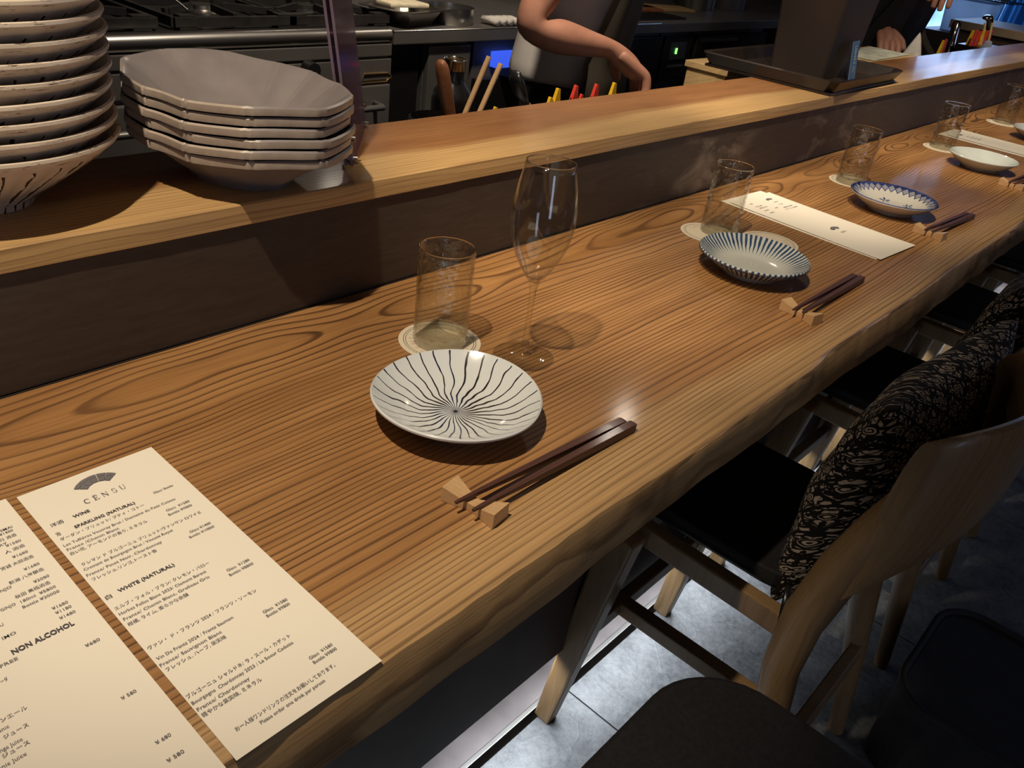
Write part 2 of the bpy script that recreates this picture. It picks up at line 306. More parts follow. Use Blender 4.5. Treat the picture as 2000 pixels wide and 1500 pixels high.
def plate3_mat():
    n = NT('white_porcelain_blue_flowers'); o, r, an = polar(n)
    z = n.math('ABSOLUTE', n.math('SUBTRACT', n.math('FRACT', n.math('MULTIPLY', an, 34 / (2 * pi))), 0.5))
    edge = n.math('MULTIPLY_ADD', z, 0.016, 0.062)
    band = n.math('GREATER_THAN', r, edge)
    fl = None; wv_ = n.math('MULTIPLY', n.noise(scale=170, detail=2), 0.006)
    for (fx_, fy_, fs_) in ((0.0, 0.0, .015), (0.034, 0.012, .012), (-0.030, 0.022, .013), (-0.012, -0.036, .013), (0.026, -0.030, .011), (0.006, 0.040, .010)):
        dx = n.math('SUBTRACT', o[0], fx_); dy = n.math('SUBTRACT', o[1], fy_)
        rr = n.math('ADD', n.math('SQRT', n.math('ADD', n.math('MULTIPLY', dx, dx), n.math('MULTIPLY', dy, dy))), wv_)
        pet = n.math('MULTIPLY_ADD', n.math('SINE', n.math('MULTIPLY', n.math('ARCTAN2', dy, dx), 5)), fs_ * 0.42, fs_ * 0.75)
        hit = n.math('MULTIPLY', n.math('LESS_THAN', rr, pet), n.math('GREATER_THAN', rr, fs_ * 0.42))
        fl = hit if fl is None else n.math('MAXIMUM', fl, hit)
    band = n.math('MULTIPLY', band, n.math('SUBTRACT', 1.0, n.math('MULTIPLY', n.math('LESS_THAN', r, n.math('MULTIPLY_ADD', z, -0.010, 0.0765)), n.math('GREATER_THAN', r, n.math('MULTIPLY_ADD', z, 0.016, 0.0645)))))
    m_ = n.math('MAXIMUM', n.math('MAXIMUM', band, n.math('MULTIPLY', n.math('GREATER_THAN', r, edge), 0.55)), fl)
    top = n.math('GREATER_THAN', n.n('NewGeometry').outputs['Normal'], 0.0)
    c = n.mix(n.ramp(n.noise(scale=70), [(0.35, 0.0), (0.65, 1.0)]), (0.012, 0.022, 0.11), (0.06, 0.09, 0.24))
    sep = n.xyz(n.n('NewGeometry').outputs['Normal'])
    up = n.math('GREATER_THAN', sep[2], 0.0)
    return n.pbr(n.mix(n.math('MULTIPLY', m_, up), (0.66, 0.63, 0.55), c), 0.14, 0, None, 0.6)
MT['plate1'] = plate1_mat(); MT['plate2'] = plate2_mat(); MT['plate3'] = plate3_mat()
MT['plate4'] = plain('pale_celadon', (0.56, 0.60, 0.56), 0.14, var=0.05, coat=0.6)
MT['plate5'] = plain('grey_porcelain', (0.42, 0.44, 0.42), 0.16, var=0.05, coat=0.6)

def coaster_mat():
    n = NT('printed_coaster_board'); o, r, an = polar(n)
    ring = n.math('MAXIMUM', n.math('COMPARE', r, 0.0402, 0.00045), n.math('COMPARE', r, 0.0378, 0.00045))
    dash = n.math('GREATER_THAN', n.math('FRACT', n.math('MULTIPLY', an, 30)), 0.22)
    c = n.mix(n.math('MULTIPLY', ring, dash), (0.66, 0.57, 0.42), (0.06, 0.07, 0.06))
    return n.pbr(c, 0.8)
MT['coaster'] = coaster_mat()
MT['coasterprint'] = plain('faded_red_print', (0.50, 0.33, 0.25), 0.8)

def cushion_mat():
    n = NT('rose_lattice_fabric'); tc = n.n('TexCoord').outputs['UV']
    u, v = n.xyz(tc)[0:2]
    dist = n.math('MULTIPLY', n.math('SUBTRACT', n.noise(tc, 6, 2), 0.5), 0.06)
    K = 7.4
    a = n.math('MULTIPLY', n.math('ADD', n.math('ADD', u, v), dist), K); b = n.math('MULTIPLY', n.math('SUBTRACT', u, v), K)
    fa = n.math('ABSOLUTE', n.math('SUBTRACT', n.math('FRACT', a), 0.5)); fb = n.math('ABSOLUTE', n.math('SUBTRACT', n.math('FRACT', b), 0.5))
    ca = n.math('SUBTRACT', n.math('FRACT', a), 0.5); cb = n.math('SUBTRACT', n.math('FRACT', b), 0.5)
    lattice = n.math('GREATER_THAN', n.math('MAXIMUM', fa, fb), 0.44)
    rr = n.math('SQRT', n.math('ADD', n.math('MULTIPLY', ca, ca), n.math('MULTIPLY', cb, cb)))
    an = n.math('ARCTAN2', cb, ca)
    rose = n.math('GREATER_THAN', n.math('SINE', n.math('ADD', n.math('MULTIPLY', rr, 58), n.math('ADD', n.math('MULTIPLY', an, 1.0), n.math('MULTIPLY', n.noise(tc, 26, 2), 5)))), -0.1)
    wv = n.n('VectorMath', operation='ADD'); n.put(wv.inputs[0], tc); nz = n.n('TexNoise'); n.put(nz.inputs['Vector'], tc); nz.inputs['Scale'].default_value = 30
    sc2 = n.n('VectorMath', operation='MULTIPLY'); n.put(sc2.inputs[0], nz.outputs['Color']); sc2.inputs[1].default_value = (0.035, 0.035, 0)
    n.put(wv.inputs[1], sc2.outputs[0])
    vo = n.n('TexVoronoi', feature='DISTANCE_TO_EDGE'); n.put(vo.inputs['Vector'], n.vmul(wv.outputs[0], (1.0, 0.62, 1.0))); vo.inputs['Scale'].default_value = 58
    leaf = n.math('GREATER_THAN', vo.outputs['Distance'], 0.13)
    leaf = n.math('MULTIPLY', leaf, n.math('GREATER_THAN', n.noise(tc, 70, 2), 0.42))
    pat = n.mix(n.ramp(rr, [(0.19, 0.0), (0.20, 1.0)]), rose, leaf)
    gap = n.math('SUBTRACT', 1.0, n.math('COMPARE', rr, 0.20, 0.022))
    m_ = n.math('MULTIPLY', n.math('MULTIPLY', pat, gap), n.math('SUBTRACT', 1.0, lattice))
    c = n.mix(m_, (0.010, 0.008, 0.007), (0.44, 0.35, 0.27))
    return n.pbr(c, 0.85, 0, n.bump(n.noise(tc, 220, 2), 0.15, 0.001), 0.0, 0.2)
MT['cushion'] = cushion_mat()

# ------------------------------------------------------------------ mesh helpers
class MB:
    def __init__(s): s.v = []; s.f = []; s.mi = []; s.cur = 0
    def add(s, vs, fs):
        b = len(s.v); s.v += [tuple(q) for q in vs]; s.f += [tuple(i + b for i in f) for f in fs]; s.mi += [s.cur] * len(fs)
    def box(s, x0, x1, y0, y1, z0, z1, M=None):
        vs = [V((x, y, z)) for z in (z0, z1) for x, y in ((x0, y0), (x1, y0), (x1, y1), (x0, y1))]
        if M: vs = [M @ q for q in vs]
        s.add(vs, [(3, 2, 1, 0), (4, 5, 6, 7), (0, 1, 5, 4), (1, 2, 6, 5), (2, 3, 7, 6), (3, 0, 4, 7)]); return s
    def bar(s, a, b, wa, wb=None, ta=None, tb=None, up=(0, 0, 1)):
        a, b = V(a), V(b); d = (b - a).normalized(); u = V(up)
        if abs(d.dot(u)) > .98: u = V((0, 1, 0))
        sx = d.cross(u).normalized(); sy = sx.cross(d).normalized()
        wb = wa if wb is None else wb; ta = wa if ta is None else ta; tb = (wb if ta == wa else ta) if tb is None else tb
        vs = []
        for p, ww, tt in ((a, wa, ta), (b, wb, tb)):
            for i, j in ((-1, -1), (1, -1), (1, 1), (-1, 1)): vs.append(p + sx * i * ww / 2 + sy * j * tt / 2)
        s.add(vs, [(3, 2, 1, 0), (4, 5, 6, 7), (0, 1, 5, 4), (1, 2, 6, 5), (2, 3, 7, 6), (3, 0, 4, 7)]); return s
    def tube(s, pts, rad, seg=12, cap=True, closed=False, flat=1.0):
        pts = [V(p) for p in pts]; n = len(pts); rad = rad if isinstance(rad, (list, tuple)) else [rad] * n
        vs = []; up = V((0, 0, 1)); prev = None
        for i, p in enumerate(pts):
            t = (pts[(i + 1) % n] - pts[i - 1]) if closed or 0 < i < n - 1 else (pts[1] - pts[0] if i == 0 else pts[-1] - pts[-2])
            t.normalize()
            if prev is None:
                a = up if abs(t.z) < .9 else V((1, 0, 0)); nx = t.cross(a).normalized()
            else:
                nx = (prev - t * prev.dot(t)).normalized()
            prev = nx; ny = t.cross(nx)
            for k in range(seg):
                a = 2 * pi * k / seg; vs.append(p + nx * math.cos(a) * rad[i] + ny * math.sin(a) * rad[i] * flat)
        fs = []
        for i in range(n if closed else n - 1):
            j = (i + 1) % n
            for k in range(seg): fs.append((i * seg + k, i * seg + (k + 1) % seg, j * seg + (k + 1) % seg, j * seg + k))
        if cap and not closed: fs.append(tuple(range(seg))[::-1]); fs.append(tuple((n - 1) * seg + k for k in range(seg)))
        s.add(vs, fs); return s
    def lathe(s, prof, seg=64, c=(0, 0, 0), fx=None, closed=False):
        n = len(prof); vs = []; fs = []
        for r, z in prof:
            for k in range(seg):
                a = 2 * pi * k / seg; rr, zz = (fx(r, z, a) if fx else (r, z))
                vs.append((c[0] + rr * math.cos(a), c[1] + rr * math.sin(a), c[2] + zz))
        for i in range(n if closed else n - 1):
            j = (i + 1) % n
            for k in range(seg): fs.append((i * seg + k, i * seg + (k + 1) % seg, j * seg + (k + 1) % seg, j * seg + k))
        if not closed:
            if prof[0][0] > 0: fs.append(tuple(range(seg))[::-1])
            if prof[-1][0] > 0: fs.append(tuple((n - 1) * seg + k for k in range(seg)))
        s.add(vs, fs); return s
    def prism(s, poly, z0, z1):
        n = len(poly)
        s.add([(x, y, z0) for x, y in poly] + [(x, y, z1) for x, y in poly],
              [tuple(range(n))[::-1], tuple(range(n, 2 * n))] + [(i, (i + 1) % n, (i + 1) % n + n, i + n) for i in range(n)]); return s
    def grid(s, fn, nu, nv, wrapu=False):
        vs = [fn(i / (nu if wrapu else nu - 1), j / (nv - 1)) for j in range(nv) for i in range(nu)]
        fs = [(j * nu + i, j * nu + (i + 1) % nu, (j + 1) * nu + (i + 1) % nu, (j + 1) * nu + i) for j in range(nv - 1) for i in range(nu if wrapu else nu - 1)]
        s.add(vs, fs); return s
    def build(s, name, mat, parent=None, smooth=False, bevel=0, loc=None, label=None, tag_=None):
        me = bpy.data.meshes.new(name); me.from_pydata(s.v, [], s.f); me.update()
        bm = bmesh.new(); bm.from_mesh(me); bmesh.ops.remove_doubles(bm, verts=bm.verts, dist=1e-6)
        bmesh.ops.recalc_face_normals(bm, faces=bm.faces)
        if bevel:
            es = [e for e in bm.edges if len(e.link_faces) == 2 and e.calc_face_angle(0) > 0.5]
            bmesh.ops.bevel(bm, geom=es, offset=bevel, segments=2, affect='EDGES', profile=0.6)
        bm.to_mesh(me); bm.free()
        if smooth:
            for p in me.polygons: p.use_smooth = True
            if smooth == 'auto':
                me.set_sharp_from_angle(angle=math.radians(40))
        mats = mat if isinstance(mat, list) else [mat]
        for q in mats: me.materials.append(MT[q] if isinstance(q, str) else q)
        o = bpy.data.objects.new(name, me); col.objects.link(o)
        if parent: o.parent = parent
        if loc: o.location = loc
        if label: o['label'] = label
        return o

tops = []
def tag(o, label, cat, group=None):
    o['label'] = label; o['category'] = cat
    if group: o['group'] = group
    tops.append(o); return o
def struct(o): o['kind'] = 'structure'; tops.append(o); return o
def thing(name, label, cat, loc=(0, 0, 0), rz=0, group=None):
    o = bpy.data.objects.new(name, None); o.empty_display_size = 0.02; col.objects.link(o)
    o.location = loc; o.rotation_euler = (0, 0, rz); return tag(o, label, cat, group)
def dup(root, loc, label, rz=None):
    r = root.copy(); col.objects.link(r); r.location = loc; r['label'] = label; tops.append(r)
    if rz is not None: r.rotation_euler[2] = rz
    for ch in list(root.children):
        c = ch.copy(); col.objects.link(c); c.parent = r
        for g_ in list(ch.children):
            d = g_.copy(); col.objects.link(d); d.parent = c
    return r
def text_mesh(items, name, mat, parent, z):
    """items: (string, x, y, width, height, bold)"""
    mb = MB(); dg = bpy.context.evaluated_depsgraph_get()
    for s_, x, y, wd, ht, bold in items:
        cu = bpy.data.curves.new('t', 'FONT'); cu.body = s_; cu.size = 1; cu.offset = bold; cu.resolution_u = 2
        o = bpy.data.objects.new('t', cu); col.objects.link(o)
        dg.update(); me = bpy.data.meshes.new_from_object(o.evaluated_get(dg))
        if len(me.vertices):
            xs = [q.co.x for q in me.vertices]
            x0, x1 = min(xs), max(xs); k = wd / max(x1 - x0, 1e-6)
            mb.add([(x + (q.co.x - x0) * k, y + q.co.y * ht, z) for q in me.vertices], [tuple(p.vertices) for p in me.polygons])
        bpy.data.objects.remove(o); bpy.data.curves.remove(cu); bpy.data.meshes.remove(me)
    me = bpy.data.meshes.new(name); me.from_pydata(mb.v, [], mb.f); me.materials.append(MT[mat])
    o = bpy.data.objects.new(name, me); col.objects.link(o); o.parent = parent; o['kind'] = 'stuff'; return o
def skin_mesh(chains, sub=2):
    """chains: list of point lists [(x,y,z,r[,r2])]; first chain's first point is the root; shared points are merged"""
    vs = []; rr = []; es = []; key = {}
    for ch in chains:
        prev = None
        for p in ch:
            k = tuple(round(q, 4) for q in p[:3])
            if k not in key: key[k] = len(vs); vs.append(p[:3]); rr.append((p[3], p[4] if len(p) > 4 else p[3]))
            if prev is not None and prev != key[k]: es.append((prev, key[k]))
            prev = key[k]
    me = bpy.data.meshes.new('s'); me.from_pydata(vs, es, [])
    o = bpy.data.objects.new('s', me); col.objects.link(o)
    m1 = o.modifiers.new('sk', 'SKIN'); m1.use_smooth_shade = True
    for i, q in enumerate(me.skin_vertices[0].data): q.radius = rr[i]; q.use_root = (i == 0)
    m2 = o.modifiers.new('su', 'SUBSURF'); m2.levels = sub
    dg = bpy.context.evaluated_depsgraph_get(); dg.update()
    r = bpy.data.meshes.new_from_object(o.evaluated_get(dg))
    bpy.data.objects.remove(o)
    for p in r.polygons: p.use_smooth = True
    return r
def link_mesh(me, name, mat, parent):
    me.materials.clear(); me.materials.append(MT[mat]); me.name = name
    o = bpy.data.objects.new(name, me); col.objects.link(o); o.parent = parent; return o
def wob(x, s=1.0):
    return s * (math.sin(x * 5.1 + 1) * .45 + math.sin(x * 11.7 + 2.2) * .3 + math.sin(x * 27.3) * .15 + math.sin(x * 53 + .6) * .1)

# ================================================================== STRUCTURE
FZ = -0.73
# floor with separate slate tiles
fl = struct(MB().box(-1.4, 7.0, -2.4, 0.474, FZ - 0.05, FZ - 0.004).build('floor', 'grout'))
T = 0.6
tile = None
for i in range(-3, 11):
    for j in range(-4, 1):
        x0 = 0.27 + i * T; y1 = 0.474 + j * T
        if x0 > 6.4 or x0 < -1.4: continue
        if tile is None:
            tile = MB().box(0.0012, T - 0.0012, -T + 0.0012, -0.0012, -0.012, 0).build('slate_tile', 'slate', fl, bevel=0.0012)
            o = tile
        else:
            o = tile.copy(); col.objects.link(o); o.parent = fl
        o.location = (x0, y1, FZ)
struct(MB().box(-1.4, 7.0, 0.474, 3.0, FZ - 0.2, FZ - 0.15).build('floor_kitchen', 'grout'))
struct(MB().box(-1.4, 7.0, 2.9, 3.0, FZ - 0.2, 1.75).build('wall_kitchen', 'wallmat'))
struct(MB().box(-1.5, -1.4, -2.4, 3.0, FZ - 0.2, 1.75).build('wall_left', 'wallmat'))
struct(MB().box(-1.4, 7.0, -2.5, -2.4, FZ - 0.2, 1.75).build('wall_room', 'wallmat'))
struct(MB().box(-1.4, 7.0, -2.4, 3.0, 1.75, 1.85).build('ceiling', 'ceil'))
# end wall with a window to the street
we = MB(); we.box(6.5, 6.6, -2.4, 1.36, FZ - 0.2, 1.75).box(6.5, 6.6, 2.15, 3.0, FZ - 0.2, 1.75).box(6.5, 6.6, 1.36, 2.15, FZ - 0.2, -0.25).box(6.5, 6.6, 1.36, 2.15, 1.15, 1.75)
struct(we.build('wall_end', 'wallmat'))
wn = struct(MB().box(6.58, 6.6, 1.36, 2.15, -0.25, 1.15).build('window_1', 'sky'))
fr = MB()
for y in (1.36, 1.74, 2.13): fr.box(6.50, 6.57, y, y + 0.02, -0.25, 1.15)
for z in (-0.25, 1.13): fr.box(6.50, 6.57, 1.36, 2.15, z, z + 0.02)
fr.build('window_frame', 'brownpanel', wn)
# partition with a round opening in front of the street window
PX = 5.2; RC = (1.16, 0.36); RR = 0.56
pm = MB(); ring = []; NN = 64
for k in range(NN):
    a = 2 * pi * k / NN; ring.append((RC[0] + RR * math.cos(a), RC[1] + RR * math.sin(a)))
outer = []
for k in range(NN):
    a = 2 * pi * k / NN; c_, s_ = math.cos(a), math.sin(a)
    t = min((2.9 - RC[0]) / c_ if c_ > 1e-6 else 9, (0.35 - RC[0]) / c_ if c_ < -1e-6 else 9, (1.75 - RC[1]) / s_ if s_ > 1e-6 else 9, (FZ - 0.15 - RC[1]) / s_ if s_ < -1e-6 else 9)
    outer.append((RC[0] + t * c_, RC[1] + t * s_))
for k in range(NN):
    j = (k + 1) % NN
    q = [ring[k], ring[j], outer[j], outer[k]]
    pm.add([(PX, a, b) for a, b in q] + [(PX + 0.04, a, b) for a, b in q], [(0, 1, 2, 3), (7, 6, 5, 4), (0, 4, 5, 1), (2, 6, 7, 3)])
pt = struct(pm.build('wall_partition', 'brownpanel'))
MB().tube([(PX - 0.006, a, b) for a, b in ring], 0.019, 8, closed=True).build('round_window_frame', 'railwood', pt, smooth=True)

# ------------------------------------------------------------------ counter
ctr = thing('bar_counter', 'long cedar bar counter with wavy natural front edge and bold grain', 'counter', (0, 0, 0))
mb = MB(); X0, X1, NX = -0.9, 5.1, 900
def ctr_prof(x):
    e = wob(x, 0.0045) + 0.0005 * math.sin(x * 143) * math.sin(x * 31); b = wob(x * 1.3 + 4, 0.005); d = max(0, math.sin(x * 7.3 + 0.4)) ** 8 * 0.003
    return [(0.716, 0.0), (0.60, 0.0), (0.50, 0.0), (0.40, 0.0), (0.33, 0.0), (0.283 + e, 0.0), (0.2775 + e, -0.0008), (0.2735 + e + d, -0.0035), (0.2715 + e + d, -0.009 + b * .2),
            (0.2695 + e * .8 + b * .4, -0.024), (0.268 + b * .7, -0.042), (0.2685 + b * .8, -0.055), (0.2735 + b * .8, -0.0615), (0.30, -0.063), (0.716, -0.063)]
def cf(u, v):
    x = X0 + (X1 - X0) * v; p = ctr_prof(x); q = p[round(u * (len(p) - 1))]; return (x, q[0], q[1])
mb.grid(cf, len(ctr_prof(0)), NX)
mb.f.append(tuple(range(15))); mb.mi.append(0); mb.f.append(tuple(range((NX - 1) * 15, NX * 15))[::-1]); mb.mi.append(0)
mb.build('counter_slab', 'counter', ctr, smooth='auto')
ctr.children[0].data.set_sharp_from_angle(angle=math.radians(24))
MB().box(X0, X1, 0.455, 0.475, -0.556, -0.063).build('front_panel', 'apron_panel', ctr)
MB().box(X0, X1, 0.72, 0.74, 0.0, 0.1135).build('riser_panel', 'riser', ctr, bevel=0.001)
MB().box(X0, X1, 0.72, 0.90, FZ + 0.05, -0.001).build('counter_body', 'apron_panel', ctr)
# floor threshold strip under the panel
th = thing('floor_threshold', 'pale wood threshold strip with bright metal nosing under the counter', 'threshold', (0, 0, FZ))
MB().box(X0, X1, 0.492, 0.70, -0.14, 0.004).build('strip', 'threshold', th, bevel=0.001)
MB().box(X0, X1, 0.484, 0.493, -0.10, 0.0055).build('metal_nosing', 'steel', th, bevel=0.001)

lg = MB()
def lf(u, v):
    x = X0 + (X1 - X0) * v; e = wob(x * 1.9, 0.0008)
    P = [(0.905, 0.114), (0.905, 0.137), (0.85, 0.137), (0.78, 0.137), (0.7185 + e, 0.137), (0.7168 + e, 0.1355), (0.7163 + e, 0.125), (0.7165 + e, 0.1152), (0.718 + e, 0.114)]
    q = P[round(u * 8)]; return (x, q[0], q[1])
lg.grid(lf, 9, 160)
lg.f.append(tuple(range(9))); lg.f.append(tuple(range(159 * 9, 160 * 9))[::-1]); lg.mi += [0, 0]
# underside
lg.add([(X0, 0.719, 0.114), (X1, 0.719, 0.114), (X1, 0.905, 0.114), (X0, 0.905, 0.114)], [(0, 1, 2, 3)])
tag(lg.build('pass_ledge', 'ledge'), 'raised cedar shelf with pale front band running above the counter', 'shelf')

# ================================================================== TABLEWARE
def plate_prof(R=0.08, h=0.028, foot=0.042, t=0.0035):
    return [(0.0, 0.0045), (foot * 0.8, 0.0045), (foot * 0.86, 0.0), (foot, 0.0), (foot + 0.003, 0.006), (R * 0.75, h * 0.42), (R * 0.93, h * 0.80), (R, h - 0.001), (R + 0.0003, h + 0.001),
            (R - 0.0012, h + 0.0022), (R * 0.93, h * 0.86 + 0.002), (R * 0.75, h * 0.46 + t), (foot + 0.004, 0.006 + t), (foot * 0.8, 0.0048 + t * 0.6), (0.012, 0.0078), (0.0, 0.0078)]
def plate(x, y, mat, label, rz=0, R=0.08, h=0.028, name='small_plate', fx=None):
    o = MB().lathe(plate_prof(R, h), 96, fx=fx).build(name, mat, smooth='auto'); o.location = (x, y, 0.0002); o.rotation_euler[2] = rz
    return tag(o, label, 'plate', 'small plates along the counter')
plate(0.490, 0.4506, 'plate1', 'white plate with thin dark blue lines radiating from its centre', 0.35, 0.0806, 0.0285,
      fx=lambda r, z, a: (r * (1 + 0.012 * math.cos(2 * a + 0.6) * min(1, r / 0.06)), z + (0.0015 * math.cos(2 * a) if r > 0.06 else 0)))
p2 = plate(1.1083, 0.4659, 'plate2', 'white plate with dense dark blue stripes around its rim', 0, 0.0796, 0.028)
dots = MB()
for k in range(60):
    a = 2 * pi * k / 60; dots.box(-0.0008, 0.0008, -0.0018, 0.0018, -0.0014, 0.0006, Matrix.Translation((0.0794 * math.cos(a), 0.0794 * math.sin(a), 0.027)) @ Matrix.Rotation(a, 4, 'Z'))
dots.build('rim_dots', plain('navy_glaze', (0.02, 0.03, 0.07), 0.2), p2)
plate(1.6584, 0.4616, 'plate3', 'white plate with blue zigzag border and painted blue flowers', 0.3, 0.0799, 0.028)
plate(2.2532, 0.4625, 'plate4', 'plain pale celadon plate beyond the blue flowered plate', 0, 0.0768, 0.028)
plate(2.84, 0.462, 'plate5', 'plain grey plate at the far right edge of the counter', 0, 0.079, 0.028)

coasters = []
def coaster(x, y, label, text_=False):
    o = thing('drink_coaster', label, 'coaster', (x, y, 0.0), 0.4, 'round printed coasters')
    MB().lathe([(0, 0), (0.0452, 0), (0.0458, 0.0003), (0.0458, 0.0011), (0.0452, 0.0014), (0, 0.0014)], 64).build('board', 'coaster', o)
    t = MB()
    # faint ring of lettering reads CENSU RESTAURANT BAR in block strokes, text bent on a circle
    dg = bpy.context.evaluated_depsgraph_get(); word = 'CENSU'
    for rep in range(2):
        for i, ch in enumerate(word):
            cu = bpy.data.curves.new('t', 'FONT'); cu.body = ch; cu.size = 0.011; cu.align_x = 'CENTER'; cu.resolution_u = 2
            q = bpy.data.objects.new('t', cu); col.objects.link(q); dg.update(); me = bpy.data.meshes.new_from_object(q.evaluated_get(dg))
            a = pi * 0.95 - i * 0.34 + rep * pi
            Mx = Matrix.Rotation(a - pi / 2, 4, 'Z') @ Matrix.Translation((0, 0.0265, 0.0016))
            t.add([Mx @ v.co for v in me.vertices], [tuple(p.vertices) for p in me.polygons])
            bpy.data.objects.remove(q); bpy.data.curves.remove(cu); bpy.data.meshes.remove(me)
    me = bpy.data.meshes.new('printed_ring'); me.from_pydata(t.v, [], t.f); me.materials.append(MT['coasterprint'])
    q = bpy.data.objects.new('printed_ring', me); col.objects.link(q); q.parent = o; q['kind'] = 'stuff'
    coasters.append(o); return o
c0 = coaster(0.5838, 0.5713, 'round printed coaster under the tumbler beside the wine glass')
dup(c0, (1.196, 0.588, 0), 'round coaster under the tumbler beside the striped plate', 1.9)
dup(c0, (1.258, 0.510, 0), 'empty round coaster half hidden behind the striped plate', 2.8)
dup(c0, (1.775, 0.586, 0), 'round coaster under the tumbler beside the blue flowered plate', 0.1)
dup(c0, (2.366, 0.588, 0), 'round coaster under the tumbler beside the celadon plate', 1.1)
dup(c0, (2.99, 0.603, 0), 'round coaster under the farthest tumbler by the grey plate', 1.5)

def tumbler():
    o = thing('tumbler', 'hammered glass tumbler standing beside the wine glass', 'glass', (0.5829, 0.5705, 0.0015), 0, 'hammered glass tumblers')
    R = 0.0298; H_ = 0.110
    def fx(r, z, a):
        return (r + 0.00025 * math.sin(a * 13 + z * 190) * math.sin(z * 260 + 2 * math.sin(a * 5)), z)
    prof = [(R - 0.001, 0.001)] + [(R, 0.004 + (H_ - 0.005) * k / 22) for k in range(23)] + [(R - 0.0006, H_), (R - 0.0014, H_ - 0.0006)] + [(R - 0.0018, H_ - 0.004 - (H_ - 0.018) * k / 14) for k in range(15)]
    n_ = len(prof); mbx = MB(); seg = 96
    mbx.lathe(prof, seg, fx=fx); mbx.f = [f for f in mbx.f if len(f) == 4]; mbx.mi = mbx.mi[:len(mbx.f)]
    mbx.build('glass_wall', 'hglass', o, smooth=True)
    b = MB().lathe([(0, 0.0005), (R - 0.004, 0.0), (R - 0.0012, 0.001), (R - 0.0004, 0.004), (R - 0.0010, 0.0125), (R - 0.0022, 0.0135), (R - 0.006, 0.0105), (R - 0.014, 0.0088), (0, 0.0082)], 96,
                   fx=lambda r, z, a: (r, z + (0.0007 * math.sin(a * 11) * math.sin(r * 700) if z > 0.005 else 0)))
    b.build('thick_base', 'gheavy', o, smooth='auto')
    MB().tube([((R - 0.0006) * math.cos(2 * pi * k / 64), (R - 0.0006) * math.sin(2 * pi * k / 64), H_) for k in range(64)], 0.0009, 8, closed=True).build('rim', 'gbase', o, smooth=True)
    return o
t0 = tumbler()
dup(t0, (1.214, 0.581, 0.0015), 'hammered glass tumbler standing behind the striped plate', 1)
dup(t0, (1.763, 0.584, 0.0015), 'hammered glass tumbler standing behind the blue flowered plate', 2)
dup(t0, (2.366, 0.589, 0.0015), 'hammered glass tumbler standing behind the celadon plate', 3)
dup(t0, (3.0, 0.602, 0.0015), 'farthest hammered glass tumbler, by the grey plate', 4)

wg = thing('wine_glass', 'tall empty stemmed wine glass with slim tulip bowl', 'glass', (0.637, 0.4935, 0.0))
MB().lathe([(0, 0.0002), (0.0335, 0.0002), (0.0339, 0.0008), (0.033, 0.0015), (0.022, 0.0024), (0.012, 0.0040), (0.0065, 0.0075), (0.0045, 0.013), (0.0040, 0.018)], 72).build('foot', 'glass', wg, smooth=True)
MB().lathe([(0.0040, 0.018), (0.0034, 0.03), (0.0031, 0.05), (0.0033, 0.07), (0.0042, 0.083), (0.0062, 0.090), (0.0040, 0.0935), (0, 0.094)], 32).build('stem', 'gheavy', wg, smooth=True)
bw = [(0.0005, 0.0935), (0.0062, 0.0905), (0.0105, 0.096), (0.017, 0.106), (0.0245, 0.120), (0.0300, 0.135), (0.0329, 0.150), (0.0334, 0.162), (0.0322, 0.178), (0.0293, 0.196), (0.0262, 0.210), (0.0248, 0.217)]
bw2 = [(r - 0.0009, z) for r, z in bw[2:]][::-1] + [(0.0035, 0.0965), (0.0, 0.0955)]
mbw = MB().lathe(bw + bw2, 80); mbw.f = [f for f in mbw.f if len(f) == 4]; mbw.mi = mbw.mi[:len(mbw.f)]
mbw.build('bowl', 'glass', wg, smooth=True)
MB().tube([(0.0244 * math.cos(2 * pi * k / 64), 0.0244 * math.sin(2 * pi * k / 64), 0.217) for k in range(64)], 0.0006, 8, closed=True).build('rim', 'gbase', wg, smooth=True)

def rest_mesh():
    mb = MB(); N = 16
    def f(u, v):
        y = -0.0265 + 0.053 * v; s_ = abs(2 * v - 1)
        wd = 0.0050 + 0.0045 * s_ ** 1.5; h = 0.0075 + 0.0065 * s_ ** 1.6
        q = [(-wd * 1.05, 0), (wd * 1.05, 0), (wd, h), (-wd, h)][round(u * 4) % 4]
        return (q[0], y, q[1])
    mb.grid(f, 4, N, wrapu=True)
    mb.f.append((0, 1, 2, 3)); mb.f.append(tuple(range((N - 1) * 4, N * 4))); mb.mi += [0, 0]
    return mb
def rest_fix():
    mb = MB(); N = 16; vs = []
    for j in range(N):
        v = j / (N - 1); y = -0.0265 + 0.053 * v; s_ = abs(2 * v - 1)
        wd = 0.0050 + 0.0058 * s_ ** 1.1; h = 0.0072 + 0.0078 * s_ ** 1.2
        vs += [(-wd * 1.05, y, 0), (wd * 1.05, y, 0), (wd, y, h), (-wd, y, h)]
    fs = [(j * 4 + i, j * 4 + (i + 1) % 4, (j + 1) * 4 + (i + 1) % 4, (j + 1) * 4 + i) for j in range(N - 1) for i in range(4)]
    fs += [(3, 2, 1, 0), tuple(range((N - 1) * 4, N * 4))]
    mb.add(vs, fs); return mb
RG = 'carved chopstick rests'; CG = 'dark wooden chopsticks'
r0 = rest_fix().build('chopstick_rest', 'pale', bevel=0.0006)
